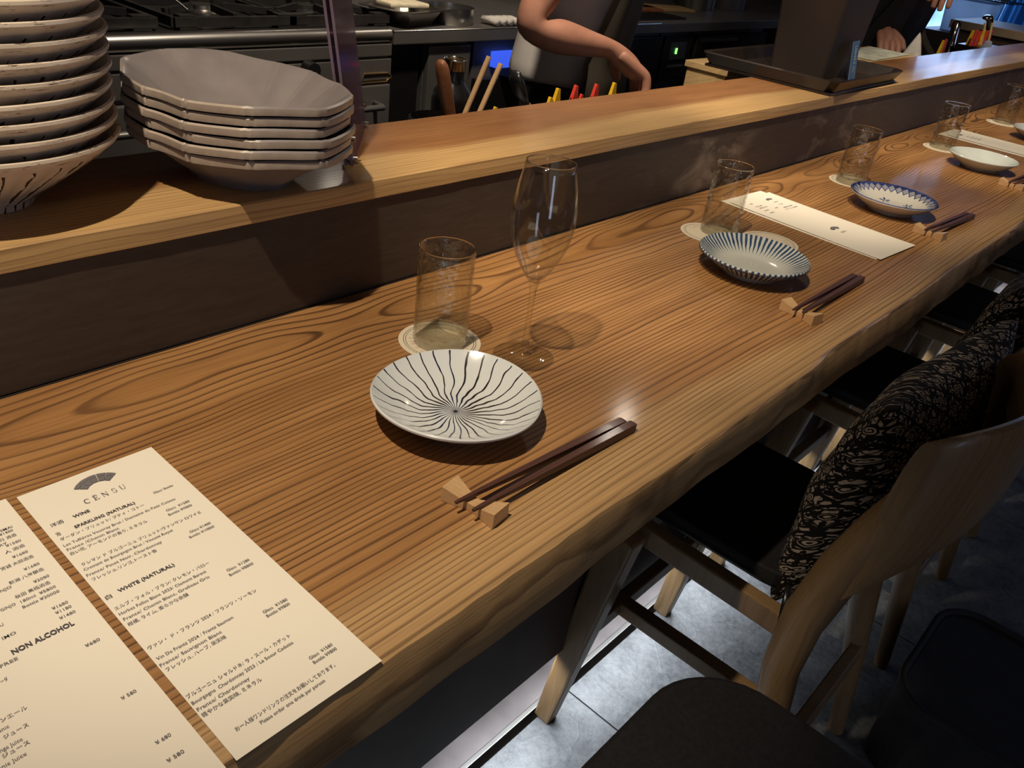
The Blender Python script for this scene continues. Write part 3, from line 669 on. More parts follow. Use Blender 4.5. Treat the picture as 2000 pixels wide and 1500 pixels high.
def stick_mb():
    mb = MB(); L = 0.222
    secs = [(0.0, 0.0012), (0.03, 0.0021), (0.11, 0.0033), (0.20, 0.0044), (0.219, 0.0045), (0.222, 0.0037)]
    vs = []; fs = []
    for x, h in secs: vs += [(x, -h, -h), (x, h, -h), (x, h, h), (x, -h, h)]
    for i in range(len(secs) - 1):
        for k in range(4): fs.append((i * 4 + k, i * 4 + (k + 1) % 4, i * 4 + 4 + (k + 1) % 4, i * 4 + 4 + k))
    fs += [(0, 1, 2, 3), tuple(range(20, 24))]
    mb.add(vs, fs); return mb
s0 = stick_mb().build('chopstick', 'stick', bevel=0.0004)
sets = [((0.419, 0.353), 0.14, (0.4005, 0.357, 0.343), (0.617, 0.3475, 0.3395), 'beside the radiating line plate'),
        ((1.053, 0.356), -0.20, (1.035, 0.360, 0.350), (1.254, 0.364, 0.3555), 'beside the striped plate'),
        ((1.614, 0.367), -0.1, (1.596, 0.372, 0.362), (1.817, 0.362, 0.353), 'beside the blue flowered plate'),
        ((2.197, 0.371), -0.1, (2.179, 0.376, 0.366), (2.400, 0.372, 0.363), 'beside the celadon plate')]
for i, ((rx, ry), rz, (tx, ta, tb), (bx, ba, bb), where) in enumerate(sets):
    rx, ry, tx, ta, tb, bx, ba, bb = [q * 0.977 for q in (rx, ry, tx, ta, tb, bx, ba, bb)]; ta += 0.001; ba += 0.001; tb -= 0.001; bb -= 0.001
    o = r0 if i == 0 else r0.copy()
    if i: col.objects.link(o)
    o.location = (rx, ry, 0.0); o.rotation_euler[2] = rz
    tag(o, 'pale carved bow shaped chopstick rest ' + where, 'chopstick rest', RG)
    for j, (ya, yb) in enumerate(((ta, ba), (tb, bb))):
        o = s0 if (i, j) == (0, 0) else s0.copy()
        if (i, j) != (0, 0): col.objects.link(o)
        a = V((tx + j * 0.004, ya, 0.0125)); b = V((bx + j * 0.004, yb, 0.0050)); d = b - a
        o.location = a; o.rotation_euler = (0, math.asin(-d.z / d.length), math.atan2(d.y, d.x))
        tag(o, 'dark wooden chopstick %s, %s' % (where, 'nearer the shelf' if j == 0 else 'nearer the seats'), 'chopstick', CG)

# ------------------------------------------------------------------ menus
TX = [('WINE',.168,.5265,.012,'b'),('洋酒',.152,.5265,.009,'b'),('泡',.151,.515,.003,'b'),('SPARKLING (NATURAL)',.164,.515,.045,'b'),('Glass/ Bottle',.225,.517,.016,'n'),
('ダーダン・ブリュット/ プティ・コトー',.151,.5085,.062,'n'),('Les Tuffières Vouvray Brut / Domaine du Petit Coteau',.150,.501,.084,'n'),('France /Chenin Blanc',.150,.4955,.037,'n'),
('白い花, アーモンドの香り, ミネラル',.150,.490,.056,'n'),('Glass  ¥1580',.222,.492,.019,'n'),('Bottle ¥9800',.221,.4865,.019,'n'),
('クレマン ド ブルゴーニュ ブリュット/ヴァンサン ロワイエ',.151,.475,.090,'n'),('Cremant de Bourgogne Brut / Vincent Royet',.150,.4695,.065,'n'),('France/ Pinot Noir, Chardonnay',.149,.463,.054,'n'),
('フレッシュ,リンゴ,トースト香',.150,.457,.046,'n'),('Glass ¥1480',.223,.4595,.017,'n'),('Bottle ¥10800',.220,.4545,.020,'n'),('白',.149,.435,.004,'b'),('WHITE (NATURAL)',.158,.436,.040,'b'),
('エルブ・フォル・ブラン/ クレモン・バロー',.149,.4225,.068,'n'),('Herbes Folles Blanc 2023/ Clement Baraut',.149,.4165,.062,'n'),('France/ Chenin Blanc, Grolleau Gris',.149,.4105,.061,'n'),
('柑橘, ライム, 柔らかな余韻',.149,.4045,.042,'n'),('Glass  ¥1280',.222,.4075,.018,'n'),('Bottle ¥8800',.221,.4025,.019,'n'),('ヴァン・ ド・フランツ 2024 / フランツ・ソーモン',.149,.3785,.078,'n'),
('Vin De Frantz 2024 / Frantz Saumon',.149,.3675,.053,'n'),('France/ Sauvignon Blanc',.148,.3615,.042,'n'),('フレッシュ, ハーブ, 果実味',.149,.356,.041,'n'),('Glass  ¥1580',.219,.358,.019,'n'),
('Bottle ¥9800',.219,.3535,.018,'n'),('ブルゴーニュ シャルドネ/ ラ・スール・カデット',.148,.330,.073,'n'),('Bourgogne  Chardonnay 2023 / La Soeur Cadette',.148,.324,.071,'n'),('France/ Chardonnay',.148,.318,.035,'n'),
('軽やかな果実味, ミネラル',.148,.3125,.040,'n'),('Glass  ¥1580',.219,.306,.018,'n'),('Bottle ¥9800',.219,.3015,.018,'n'),('お一人様ワンドリンクの注文をお願いしております。',.157,.2915,.071,'n'),
('Please order one drink per person',.170,.286,.046,'n')]
TL = [('SMAI',.124,.543,.008,'n'),('¥1480',.122,.539,.009,'n'),('月 酒造',.120,.533,.011,'n'),('RY',.118,.528,.005,'n'),('¥1580',.121,.525,.010,'n'),('人 酒造',.118,.5185,.013,'n'),('¥1680',.120,.511,.010,'n'),
('宮城 大田酒造',.110,.504,.021,'n'),('¥1680',.121,.4945,.010,'n'),('新潟 八海醸造',.109,.4875,.022,'n'),('¥2080',.121,.479,.010,'n'),('GINJO',.098,.484,.011,'n'),('秋田 高橋酒造',.107,.4725,.022,'n'),
('180ml  ¥5800',.108,.4665,.022,'n'),('Bottle ¥20000',.107,.461,.023,'n'),('GINJO',.096,.467,.009,'n'),('¥1680',.120,.448,.010,'n'),('¥1180',.120,.443,.010,'n'),('¥1480',.120,.437,.010,'n'),('U',.091,.4545,.002,'n'),
('IMO',.088,.443,.008,'n'),('NON ALCOHOL',.088,.4275,.037,'b'),('¥680',.122,.405,.009,'n'),('FREE',.079,.422,.010,'n'),('ーダ',.075,.4105,.004,'n'),('¥ 580',.120,.354,.009,'n'),('ンエール',.065,.3835,.014,'n'),
('Tonic',.059,.3775,.008,'n'),('ジュース',.062,.3715,.013,'n'),('Orange Juice',.052,.3645,.017,'n'),('ジュース',.057,.360,.014,'n'),('Tonic Juice',.050,.354,.017,'n'),('¥ 680',.120,.3135,.009,'n'),('¥ 580',.119,.299,.010,'n')]
def wavy_sheet(x0, x1, y0, y1, z, t=0.0003, M=None, curl=0.0):
    mb = MB(); nx, ny = 8, 24; vs = []
    for side in (0, 1):
        for j in range(ny + 1):
            for i in range(nx + 1):
                u = i / nx; v = j / ny
                p = V((x0 + (x1 - x0) * u, y0 + (y1 - y0) * v, z + side * t + curl * ((2 * v - 1) ** 4) * (0.6 + 0.4 * u)))
                vs.append(M @ p if M else p)
    S = (nx + 1) * (ny + 1); fs = []
    for j in range(ny):
        for i in range(nx):
            a = j * (nx + 1) + i; q = (a, a + 1, a + nx + 2, a + nx + 1); fs.append(q[::-1]); fs.append(tuple(k + S for k in q))
    rim = [i for i in range(nx + 1)] + [j * (nx + 1) + nx for j in range(1, ny + 1)] + [ny * (nx + 1) + i for i in range(nx - 1, -1, -1)] + [j * (nx + 1) for j in range(ny - 1, 0, -1)]
    for k in range(len(rim)): a, b = rim[k], rim[(k + 1) % len(rim)]; fs.append((a, b, b + S, a + S))
    mb.add(vs, fs); return mb
def fan(mb, cx, cy, s=1.0, z=0.0007, M=None):
    """folding fan emblem: ring sector split by thin pale lines"""
    a0, a1 = math.radians(36), math.radians(144); r1, r0_ = 0.0205 * s, 0.0105 * s; oy = -0.010 * s
    K = 5
    for k in range(K):
        for (ra, rb) in ((r0_, r0_ + (r1 - r0_) * 0.60), (r0_ + (r1 - r0_) * 0.63, r1)):
            b0 = a0 + (a1 - a0) * k / K + 0.010; b1 = a0 + (a1 - a0) * (k + 1) / K - 0.010
            pts = [(cx + ra * math.cos(b0 + (b1 - b0) * q / 4), cy + oy + ra * math.sin(b0 + (b1 - b0) * q / 4)) for q in range(5)] + \
                  [(cx + rb * math.cos(b1 + (b0 - b1) * q / 4), cy + oy + rb * math.sin(b1 + (b0 - b1) * q / 4)) for q in range(5)]
            vs = [V((x, y, z)) for x, y in pts]
            if M: vs = [M @ v for v in vs]
            mb.add(vs, [tuple(range(10))])
def strokes(items, mat, name, parent, z, M=None):
    """serif capitals drawn as polygons on a 1 x 1 cell"""
    pass
H1, HB, HN = 0.0062, 0.0046, 0.0037
mr_ = thing('drinks_menu', 'printed cream drinks menu with a grey fan emblem, nearest the plate', 'menu')
wavy_sheet(0.147, 0.253, 0.2745, 0.5745, 0.0004, curl=0.0).build('sheet', 'paper', mr_, smooth='auto')
text_mesh([(t, x, y - 0.001, w_, HB if k == 'b' else HN, 0.022 if ord(t[0]) < 256 else 0.004) for t, x, y, w_, k in TX if k == 'b'], 'printed_heading', 'inkb', mr_, 0.0014)
text_mesh([(t, x, y - 0.001, w_, HN, 0.006) for t, x, y, w_, k in TX if k != 'b'], 'printed_text', 'ink', mr_, 0.0014)
f_ = MB(); fan(f_, 0.1985, 0.5555, 1.0, 0.0014); f_.build('fan_emblem', 'ink', mr_)['kind'] = 'stuff'
# CENSU with a bar over the E: hand drawn serif capitals
cp = MB()
def cap(ch, x, y, h):
    W = h * 0.8; s = []
    def R(a, b, c, d): cp.add([(x + a * W, y + b * h, 0.0014), (x + c * W, y + b * h, 0.0014), (x + c * W, y + d * h, 0.0014), (x + a * W, y + d * h, 0.0014)], [(0, 1, 2, 3)])
    def arc(cx, cy, rx, ry, a0, a1, th0=0.07, th1=0.17, n=16):
        prev = None
        for k in range(n + 1):
            u = k / n; a = math.radians(a0 + (a1 - a0) * u); th = th0 + (th1 - th0) * math.sin(pi * u)
            p = ((cx + (rx) * math.cos(a)), (cy + ry * math.sin(a))); q = ((cx + (rx - th) * math.cos(a)), (cy + (ry - th * .8) * math.sin(a)))
            if prev: cp.add([(x + prev[0][0] * W, y + prev[0][1] * h, 0.0014), (x + p[0] * W, y + p[1] * h, 0.0014), (x + q[0] * W, y + q[1] * h, 0.0014), (x + prev[1][0] * W, y + prev[1][1] * h, 0.0014)], [(0, 1, 2, 3)])
            prev = (p, q)
    if ch == 'C': arc(.5, .5, .5, .52, 45, 315); R(.82, .68, .88, .98)
    if ch == 'E': R(.15, 0, .32, 1); R(.02, 0, .9, .08); R(.02, .92, .85, 1); R(.28, .46, .65, .54); R(.84, 0, .9, .26); R(.79, .76, .85, 1); R(.6, .38, .65, .63); R(.22, 1.14, .72, 1.2)
    if ch == 'N':
        R(.1, 0, .16, 1); R(.84, 0, .9, 1); R(-.02, 0, .3, .04); R(-.05, .96, .22, 1); R(.7, .96, 1.04, 1)
        cp.add([(x + a * W, y + b * h, 0.0014) for a, b in ((.04, 1), (.22, 1), (.9, 0), (.78, 0))], [(0, 1, 2, 3)])
    if ch == 'S': arc(.45, .74, .33, .28, 30, 265, .04, .11); arc(.45, .27, .35, .29, -150, 85, .04, .12); R(.72, .74, .77, 1); R(.08, 0, .13, .28)
    if ch == 'U': R(.12, .3, .24, 1); R(.78, .3, .83, 1); arc(.475, .34, .355, .36, 180, 360, .11, .07); R(0, .96, .36, 1); R(.64, .96, .98, 1)
for ch, x in zip('CENSU', (0.1812, 0.1880, 0.1948, 0.2022, 0.2086)): cap(ch, x, 0.5355, 0.0056)
cp.build('printed_name', 'ink', mr_)
ml_ = thing('drinks_menu', 'printed cream price list sheet cut by the left edge of the photo', 'menu')
wavy_sheet(0.034, 0.1405, 0.2745, 0.5775, 0.0004, curl=0.0).build('sheet', 'paper', ml_, smooth='auto')
text_mesh([(t, x, y - 0.001, w_, 0.0058, 0.03) for t, x, y, w_, k in TL if k == 'b'], 'printed_heading', 'inkb', ml_, 0.0014)
text_mesh([(t, x, y - 0.001, w_, 0.0036, 0.006) for t, x, y, w_, k in TL if k != 'b'], 'printed_text', 'ink', ml_, 0.0014)

def far_menu(cx, cy, rz, z, label, wd=0.135, ln=0.292, back=False):
    o = thing('folded_menu', label, 'menu', (cx, cy, z), rz, 'menu cards lying farther along the counter')
    wavy_sheet(-wd / 2, wd / 2, -ln / 2, ln / 2, 0.0003, curl=0.0008).build('sheet', 'paper', o, smooth='auto')
    return o
a = far_menu(1.4300, 0.5130, -0.06, 0.0, 'cream menu card partly covered by another, behind the striped plate', 0.137, 0.298)
f_ = MB(); fan(f_, -0.045, 0.125, 0.6, 0.0016); f_.build('fan_emblem', 'ink', a)
b = far_menu(1.4330, 0.5020, -0.075, 0.0016, 'cream menu card with grey fan emblem lying on top of another', 0.134, 0.290)
f_ = MB(); fan(f_, 0.0, -0.03, 0.8, 0.0016); f_.build('fan_emblem', 'ink', b)
f_ = MB(); fan(f_, 0.025, 0.118, 0.6, 0.0016); f_.build('fan_emblem', 'ink', b)
text_mesh([('CENSU', -0.009, -0.047, 0.018, 0.006, 0.0)] +
          [(t, x, y, w_, 0.0042, 0.01) for t, x, y, w_ in (('CENSU', .018, .104, .015), ('FOOD', .018, .092, .012), ('刺身', -.04, .118, .008), ('枝豆 ¥480', -.042, .104, .02), ('唐揚げ ¥780', -.042, .096, .024), ('焼き鳥', -.045, .084, .013), ('¥680', -.01, .084, .01), ('煮物 ¥580', .01, .078, .03), ('天ぷら ¥980', .005, .070, .04), ('寿司', -.045, .072, .012))],
          'printed_text', 'ink', b, 0.0016)
a = far_menu(2.610, 0.505, -0.03, 0.0, 'cream menu card partly covered by another, behind the celadon plate', 0.137, 0.298)
b = far_menu(2.625, 0.492, -0.02, 0.0016, 'topmost cream menu card behind the celadon plate', 0.134, 0.290)
f_ = MB(); fan(f_, -0.02, 0.118, 0.6, 0.0016); f_.build('fan_emblem', 'ink', b)
text_mesh([(t, x, y, w_, 0.0045, 0.01) for t, x, y, w_ in (('CENSU', -.028, .10, .018), ('FOOD ¥780', -.03, .09, .03), ('枝豆 ¥480', -.03, .08, .028), ('焼き鳥 ¥680', -.03, .07, .03))], 'printed_text', 'ink', b, 0.0016)

# ================================================================== LEDGE WARE
LZ = 0.1372
names = ['topmost', 'second from the top', 'third from the top', 'fourth from the top', 'fifth, in the middle', 'fourth from the bottom', 'third from the bottom', 'second from the bottom', 'bottom']
def bowl_mb():
    R = 0.124; h = 0.066
    prof = [(0, 0.004), (0.036, 0.004), (0.038, 0.0), (0.044, 0.0), (0.046, 0.006), (0.068, 0.0225), (0.092, 0.0402), (0.108, 0.0524), (0.1165, 0.0586), (0.1215, 0.0624), (R, 0.0660), (R - 0.0004, 0.0685), (R - 0.0030, 0.0690),
            (0.1145, 0.0620), (0.092, 0.0455), (0.068, 0.0275), (0.045, 0.011), (0.02, 0.0095), (0, 0.009)]
    def fx(r, z, a):
        k = 0
        if 0.055 < r < 0.117 and z < 0.0578: k = 0.0030 * abs(math.sin(a * 15)) - 0.0016
        return (r + k, z - (0.0008 if k else 0))
    return MB().lathe(prof, 180, fx=fx)
bb = bowl_mb().build('ribbed_bowl', 'bowl', smooth='auto')
pitch = 0.0148
for i in range(9):
    o = bb if i == 0 else bb.copy()
    if i: col.objects.link(o)
    k = 8 - i
    dx = [0, -.001, .001, .0, .001, -.001, 0, .001, .002][i]
    o.location = (0.238 + dx, 0.833 + dx * .6, LZ + k * pitch); o.rotation_euler = (0, 0, i * 1.3)
    tag(o, 'cream ribbed stoneware bowl, %s of the tall left stack' % names[i], 'bowl', 'stacked ribbed bowls on the raised shelf')

# oval fluted dishes
def oval_out(a, lobes=12):
    ca, sa = math.cos(a), math.sin(a)
    r = 1 / math.sqrt((ca / 0.101) ** 2 + (sa / 0.136) ** 2)
    ph = (a * lobes / (2 * pi)) % 1.0; d = abs(ph - 0.5) * 2
    # straight facets meeting at small inward notches
    fac = math.cos(pi / lobes) / math.cos((ph - 0.5) * 2 * pi / lobes)
    r *= fac * 1.022
    if d > 0.90: r -= 0.0022 * math.sin((d - 0.90) / 0.10 * pi / 2) ** 2
    return r
def oval_mb():
    mb = MB(); seg = 240
    prof = [(0.0, 0.0035, 0), (0.40, 0.0035, .5), (0.42, 0.0, .5), (0.47, 0.0, .5), (0.49, 0.005, .6), (0.66, 0.018, .9), (0.84, 0.0325, 1), (0.945, 0.0385, 1), (0.995, 0.0400, 1), (1.0, 0.0425, 1), (1.0, 0.0465, 1), (0.985, 0.0482, 1),
            (0.955, 0.0468, 1), (0.925, 0.0435, 1), (0.84, 0.0370, 1), (0.66, 0.0210, .9), (0.52, 0.0090, .7), (0.40, 0.0068, .5), (0.0, 0.0065, 0)]
    def R(a, f, z):
        base = 1 / math.sqrt((math.cos(a) / 0.101) ** 2 + (math.sin(a) / 0.136) ** 2)
        o_ = oval_out(a) * f[2] + base * (1 - f[2])
        return o_ * f[0]
    vs = []; fs = []
    for f in prof:
        for k in range(seg):
            a = 2 * pi * k / seg; r = R(a, f, 0)
            z = f[1] + (0.0010 * math.sin(a * 6 + 0.7) * f[0] if f[0] > 0.8 else 0) + (0.0035 * (math.cos(2 * a) * -0.5 + 0.5) * f[0] if f[0] > 0.5 else 0)   # ends sweep up
            vs.append((r * math.cos(a), r * math.sin(a), z))
    n_ = len(prof)
    for i in range(n_ - 1):
        for k in range(seg): fs.append((i * seg + k, i * seg + (k + 1) % seg, (i + 1) * seg + (k + 1) % seg, (i + 1) * seg + k))
    mb.add(vs, fs)
    # pale clay on the outer rim band
    mb.mi = [1 if 7 <= (j // seg) <= 10 else 0 for j in range(len(fs))]
    return mb
om = oval_mb()
ob = om.build('fluted_oval_dish', ['oval', 'ovalrim'], smooth='auto')
me = ob.data
for p in me.polygons:
    c_ = p.center
    r_ = math.hypot(c_.x, c_.y); a_ = math.atan2(c_.y, c_.x)
    p.material_index = 1 if (r_ > oval_out(a_) * 0.95 and c_.z > 0.0375 and p.normal.z < 0.75) else 0
ords = ['topmost', 'second from the top', 'third from the top', 'third from the bottom', 'second from the bottom', 'bottom']
for i in range(6):
    o = ob if i == 0 else ob.copy()
    if i: col.objects.link(o)
    k = 5 - i; j = [(0, 0), (.0015, .001), (-.001, .002), (.002, -.001), (-.001, 0), (.001, .001)][i]
    o.location = (0.4855 + j[0], 0.800 + j[1], LZ + k * 0.0102); o.rotation_euler = (0, 0, 0.05 + [0, .012, -.01, .02, -.015, .01][i])
    tag(o, 'lilac grey fluted oval dish, %s of its stack' % ords[i], 'dish', 'stacked oval dishes on the raised shelf')

# acrylic stand leaning beside the dishes
ac = thing('acrylic_stand', 'tall lilac translucent acrylic sign stand beside the oval dishes', 'sign stand', (0.679, 0.835, LZ))
P0 = V((-0.065, -0.068, 0)); P1 = V((0.065, 0.069, 0)); dn = (P1 - P0).normalized(); nn = V((-dn.y, dn.x, 0)); up = V((-0.055, 0.0, 0.30))
for k, (off, nm) in enumerate(((0.0, 'front_sheet'), (0.007, 'back_sheet'))):
    o_ = nn * off; q = [P0 + o_, P1 + o_, P1 + o_ + up, P0 + o_ + up]; q2 = [v + nn * 0.003 for v in q]
    MB().add(q + q2, [(3, 2, 1, 0), (4, 5, 6, 7), (0, 1, 5, 4), (1, 2, 6, 5), (2, 3, 7, 6), (3, 0, 4, 7)]) if False else None
    m_ = MB(); m_.add(q + q2, [(3, 2, 1, 0), (4, 5, 6, 7), (0, 1, 5, 4), (1, 2, 6, 5), (2, 3, 7, 6), (3, 0, 4, 7)]); m_.build(nm, 'acrylic', ac)
for k, (s_, t_) in enumerate(((0.06, 0.10), (0.94, 0.10), (0.06, 0.02), (0.94, 0.02))):
    c_ = P0 + (P1 - P0) * s_ + up * t_ + nn * 0.003
    MB().tube([c_ - nn * 0.008, c_ + nn * 0.010], 0.0035, 12).build('screw', 'chrome', ac)

# black tray with tall box
tr = thing('serving_tray', 'square black lacquer tray on the raised shelf holding the tall box', 'tray', (2.065, 0.878, LZ), 0.03)
A = 0.212; Bq = 0.155
m_ = MB(); m_.box(-A, A, -Bq, Bq, 0, 0.006)
for (x0, x1, y0, y1) in ((-A, A, -Bq, -Bq + .012), (-A, A, Bq - .012, Bq), (-A, -A + .012, -Bq, Bq), (A - .012, A, -Bq, Bq)): pass
m_.build('tray_base', 'lacquer', tr, bevel=0.002)
vs = []; fs = []
for (hx, hy, z) in ((A - .004, Bq - .004, 0.002), (A + .012, Bq + .012, 0.030), (A + .008, Bq + .008, 0.032), (A + .002, Bq + .002, 0.029), (A - .012, Bq - .012, 0.005)):
    c4 = 0.014
    for sx, sy in ((-1, -1), (1, -1), (1, 1), (-1, 1)):
        if sx * sy > 0: vs += [(sx * hx, sy * (hy - c4), z), (sx * (hx - c4), sy * hy, z)]
        else: vs += [(sx * (hx - c4), sy * hy, z), (sx * hx, sy * (hy - c4), z)]
# order: walk each corner consistently
def ringpts(hx, hy, z, c4=0.016):
    return [(-hx, -hy + c4, z), (-hx + c4, -hy, z), (hx - c4, -hy, z), (hx, -hy + c4, z), (hx, hy - c4, z), (hx - c4, hy, z), (-hx + c4, hy, z), (-hx, hy - c4, z)]
m_ = MB(); vs = []
for (hx, hy, z) in ((A - .004, Bq - .004, 0.002), (A + .012, Bq + .012, 0.030), (A + .008, Bq + .008, 0.0325), (A + .002, Bq + .002, 0.029), (A - .012, Bq - .012, 0.005)): vs += ringpts(hx, hy, z)
fs = [(i * 8 + k, i * 8 + (k + 1) % 8, (i + 1) * 8 + (k + 1) % 8, (i + 1) * 8 + k) for i in range(4) for k in range(8)]
m_.add(vs, fs); m_.build('tray_rim', 'lacquer', tr)
tb = thing('display_box', 'tall dark brown flared box standing on the black tray', 'box', (2.095, 0.875, LZ + 0.006))
m_ = MB(); vs = []
for (hx, hy, z) in ((0.085, 0.068, 0), (0.092, 0.074, 0.10), (0.118, 0.096, 0.42), (0.122, 0.10, 0.45), (0.112, 0.09, 0.45), (0.085, 0.066, 0.10)): vs += ringpts(hx, hy, z, 0.006)
fs = [(i * 8 + k, i * 8 + (k + 1) % 8, (i + 1) * 8 + (k + 1) % 8, (i + 1) * 8 + k) for i in range(5) for k in range(8)] + [tuple(range(8))[::-1], tuple(range(40, 48))]
m_.add(vs, fs); m_.build('box_body', 'boxpaper', tb, bevel=0.001)
cdt = thing('blue_card', 'small blue card with white lettering leaning on the tall dark box', 'card', (2.10, 0.771, LZ + 0.0055), 0.12)
Mx = Matrix.Rotation(math.radians(-10), 4, 'X')
MB().box(-0.026, 0.026, -0.001, 0.001, 0, 0.088, Mx).build('card_board', 'card', cdt)
tx = text_mesh([('CENSU', 0.020, -0.008, 0.040, 0.020, 0.01), ('BAR', 0.004, -0.006, 0.012, 0.012, 0.0)], 'printed_name', 'cardprint', cdt, 0)
for v in tx.data.vertices:
    x, y = v.co.x, v.co.y; v.co = Mx @ V((y - 0.0, -0.0016, x + 0.018)) if True else v.co
dg_ = thing('dried_grass_spray', 'wispy dried grass stems beside the tall dark box', 'dried grass', (2.25, 0.93, LZ + 0.006))
st = MB(); pl = MB()
for k in range(7):
    a = random.uniform(-0.5, 0.9); L = random.uniform(0.16, 0.30); pts = [V((0.0, 0, 0.02)) + V((math.sin(a) * L * t * t * 0.8 + 0.02 * t, -0.05 * t * t - 0.01 * k * t, L * t)) for t in [q / 8 for q in range(9)]]
    st.tube(pts, 0.0012, 5)
    for q in range(22):
        t = random.uniform(0.45, 1.0); i_ = min(7, int(t * 8)); p = pts[i_].lerp(pts[i_ + 1], t * 8 - i_)
        d = V((random.uniform(-.02, .03), random.uniform(-.02, .02), random.uniform(.0, .03)))
        pl.tube([p, p + d], [0.0012, 0.0003], 4)
st.build('stem', 'grass', dg_)['kind'] = 'stuff'; pl.build('seed_head', 'grass', dg_)['kind'] = 'stuff'

# board and napkin at the far part of the ledge
bd = thing('paper_lined_board', 'low pale board lined with paper in front of the second cook', 'board', (2.79, 0.975, LZ - 0.04), 0.05)
MB().box(-0.19, 0.20, -0.068, 0.09, 0.0, 0.037).build('board', 'pine', bd, bevel=0.003)
wavy_sheet(-0.17, 0.18, -0.05, 0.075, 0.0385).build('paper', plain('greenish_paper', (0.52, 0.52, 0.42), 0.7, var=0.25, scale=30), bd)
nk = MB()
def nf(u, v):
    a = 2 * pi * u; r = 0.055 * (1 - v) ** 0.8 * (1 + 0.25 * math.sin(3 * a + 1) * (1 - v)); return (r * math.cos(a), r * math.sin(a) * 0.7, 0.11 * v)
nk.grid(nf, 40, 14, wrapu=True)
nk = nk.build('folded_napkin', 'towel', smooth=True); nk.location = (3.18, 0.99, LZ - 0.06); tag(nk, 'white cloth napkin folded to a peak beside the second cook', 'napkin')

# ================================================================== KITCHEN
prep = thing('prep_shelf', 'low steel prep shelf on the kitchen side of the bar', 'shelf', (0, 0, 0))
MB().box(X0, 4.4, 0.91, 1.12, -0.035, -0.02).build('shelf_top', 'darksteel', prep)
MB().box(X0, 4.4, 0.91, 0.93, FZ - 0.15, -0.035).build('shelf_front', 'darksteel', prep)
PZ = -0.0195
# wooden spatula, bottle, sticks
def handle(name, label, cat, a, b, wd, th, mat, hole=True):
    a, b = V(a), V(b); d = b - a; L = d.length
    o = thing(name, label, cat, a); q = d.normalized().to_track_quat('Z', 'X'); 
    m_ = MB(); n_ = 20; vs = []
    sec = []
    for j in range(n_ + 1):
        t = j / n_; ww = wd * (0.85 + 0.15 * math.sin(t * pi)) * (1 if t < .93 else math.sqrt(max(0.02, 1 - ((t - .93) / .07) ** 2))); sec.append((t * L, ww))
    m_.tube([(0, 0, z) for z, _ in sec], [max(w_ / 2, 0.001) for _, w_ in sec], 16, flat=th / wd)
    x = m_.build('shaft', mat, o, smooth=True); x.rotation_mode = 'QUATERNION'; x.rotation_quaternion = q
    return o
cont = thing('utensil_crock', 'dark utensil crock behind the shelf holding wooden tools', 'crock', (1.005, 1.03, PZ))
MB().lathe([(0, 0), (0.045, 0), (0.05, 0.01), (0.052, 0.11), (0.049, 0.112), (0.046, 0.012), (0, 0.008)], 40).build('crock_body', 'black', cont, smooth='auto')
def sticklike(name, label, cat, base, top, w_, t_, mat, round_=True):
    base, top = V(base), V(top); d = top - base; L = d.length
    o = thing(name, label, cat, base)
    m_ = MB()
    zs = [0, 0.25, 0.5, 0.75, 0.9, 0.96, 0.99, 1.0]; ws = [0.75, 0.85, 0.95, 1.0, 1.0, 0.9, 0.6, 0.2] if round_ else [1, 1, 1, 1, 1, 1, 1, 0.95]
    m_.tube([d * z for z in zs], [w_ / 2 * k for k in ws], 14, flat=t_ / w_)
    m_.build('shaft', mat, o, smooth='auto'); return o
o = sticklike('wooden_spatula', 'reddish wooden spatula handle with a hole, leaning in the crock', 'spatula', (1.045, 1.015, 0.0), (0.955, 0.985, 0.196), 0.026, 0.020, 'paddle')
d_ = V((-0.090, -0.03, 0.196)); c_ = d_ * 0.88
MB().tube([c_ + V((0.0, -0.0112, 0)), c_ + V((0.0, -0.0095, 0))], 0.0032, 12).build('hanging_hole', 'black', o)
sticklike('wooden_stick', 'left of the two pale wooden sticks behind the black bottle', 'stick', (1.03, 1.04, 0.0), (1.112, 1.03, 0.186), 0.010, 0.008, 'pale', False)
sticklike('wooden_stick', 'right of the two pale wooden sticks behind the black bottle', 'stick', (1.04, 1.02, 0.0), (1.122, 1.010, 0.178), 0.010, 0.008, 'pale', False)
bt = thing('black_bottle', 'black bottle with brass collar open at its silver neck', 'bottle', (1.115, 1.115, PZ))
MB().lathe([(0, 0), (0.034, 0), (0.037, 0.004), (0.037, 0.115), (0.034, 0.130), (0.022, 0.144), (0.0195, 0.152), (0.0195, 0.166)], 40).build('bottle_body', 'black', bt, smooth='auto')
MB().lathe([(0.0197, 0.166), (0.0200, 0.182), (0.0206, 0.1835)], 40).build('collar', 'gold', bt, smooth='auto')
MB().tube([(0.0202 * math.cos(2 * pi * k / 40), 0.0202 * math.sin(2 * pi * k / 40), 0.184) for k in range(40)], 0.0016, 8, closed=True).build('rim', 'chrome', bt, smooth=True)
# ladle with black handle
ld = thing('ladle', 'black handled ladle with chrome neck hanging behind the shelf', 'ladle', (1.20, 1.03, 0.0))
MB().tube([(0.03, 0, 0.095), (0.005, 0, 0.12), (-0.01, 0, 0.143), (-0.012, 0, 0.158)], [0.006, 0.016, 0.017, 0.009], 14, flat=0.6).build('handle', 'black', ld, smooth=True)
MB().tube([(0.045, 0.0, 0.05), (0.035, 0.0, 0.085), (0.03, 0, 0.096)], [0.010, 0.008, 0.007], 12).build('neck', 'steel', ld, smooth=True)
MB().lathe([(0, -0.0), (0.02, 0.004), (0.033, 0.018), (0.036, 0.03), (0.034, 0.03), (0.03, 0.018), (0.018, 0.007), (0, 0.004)], 24, c=(0.055, 0, 0.02)).build('cup', 'steel', ld, smooth=True)
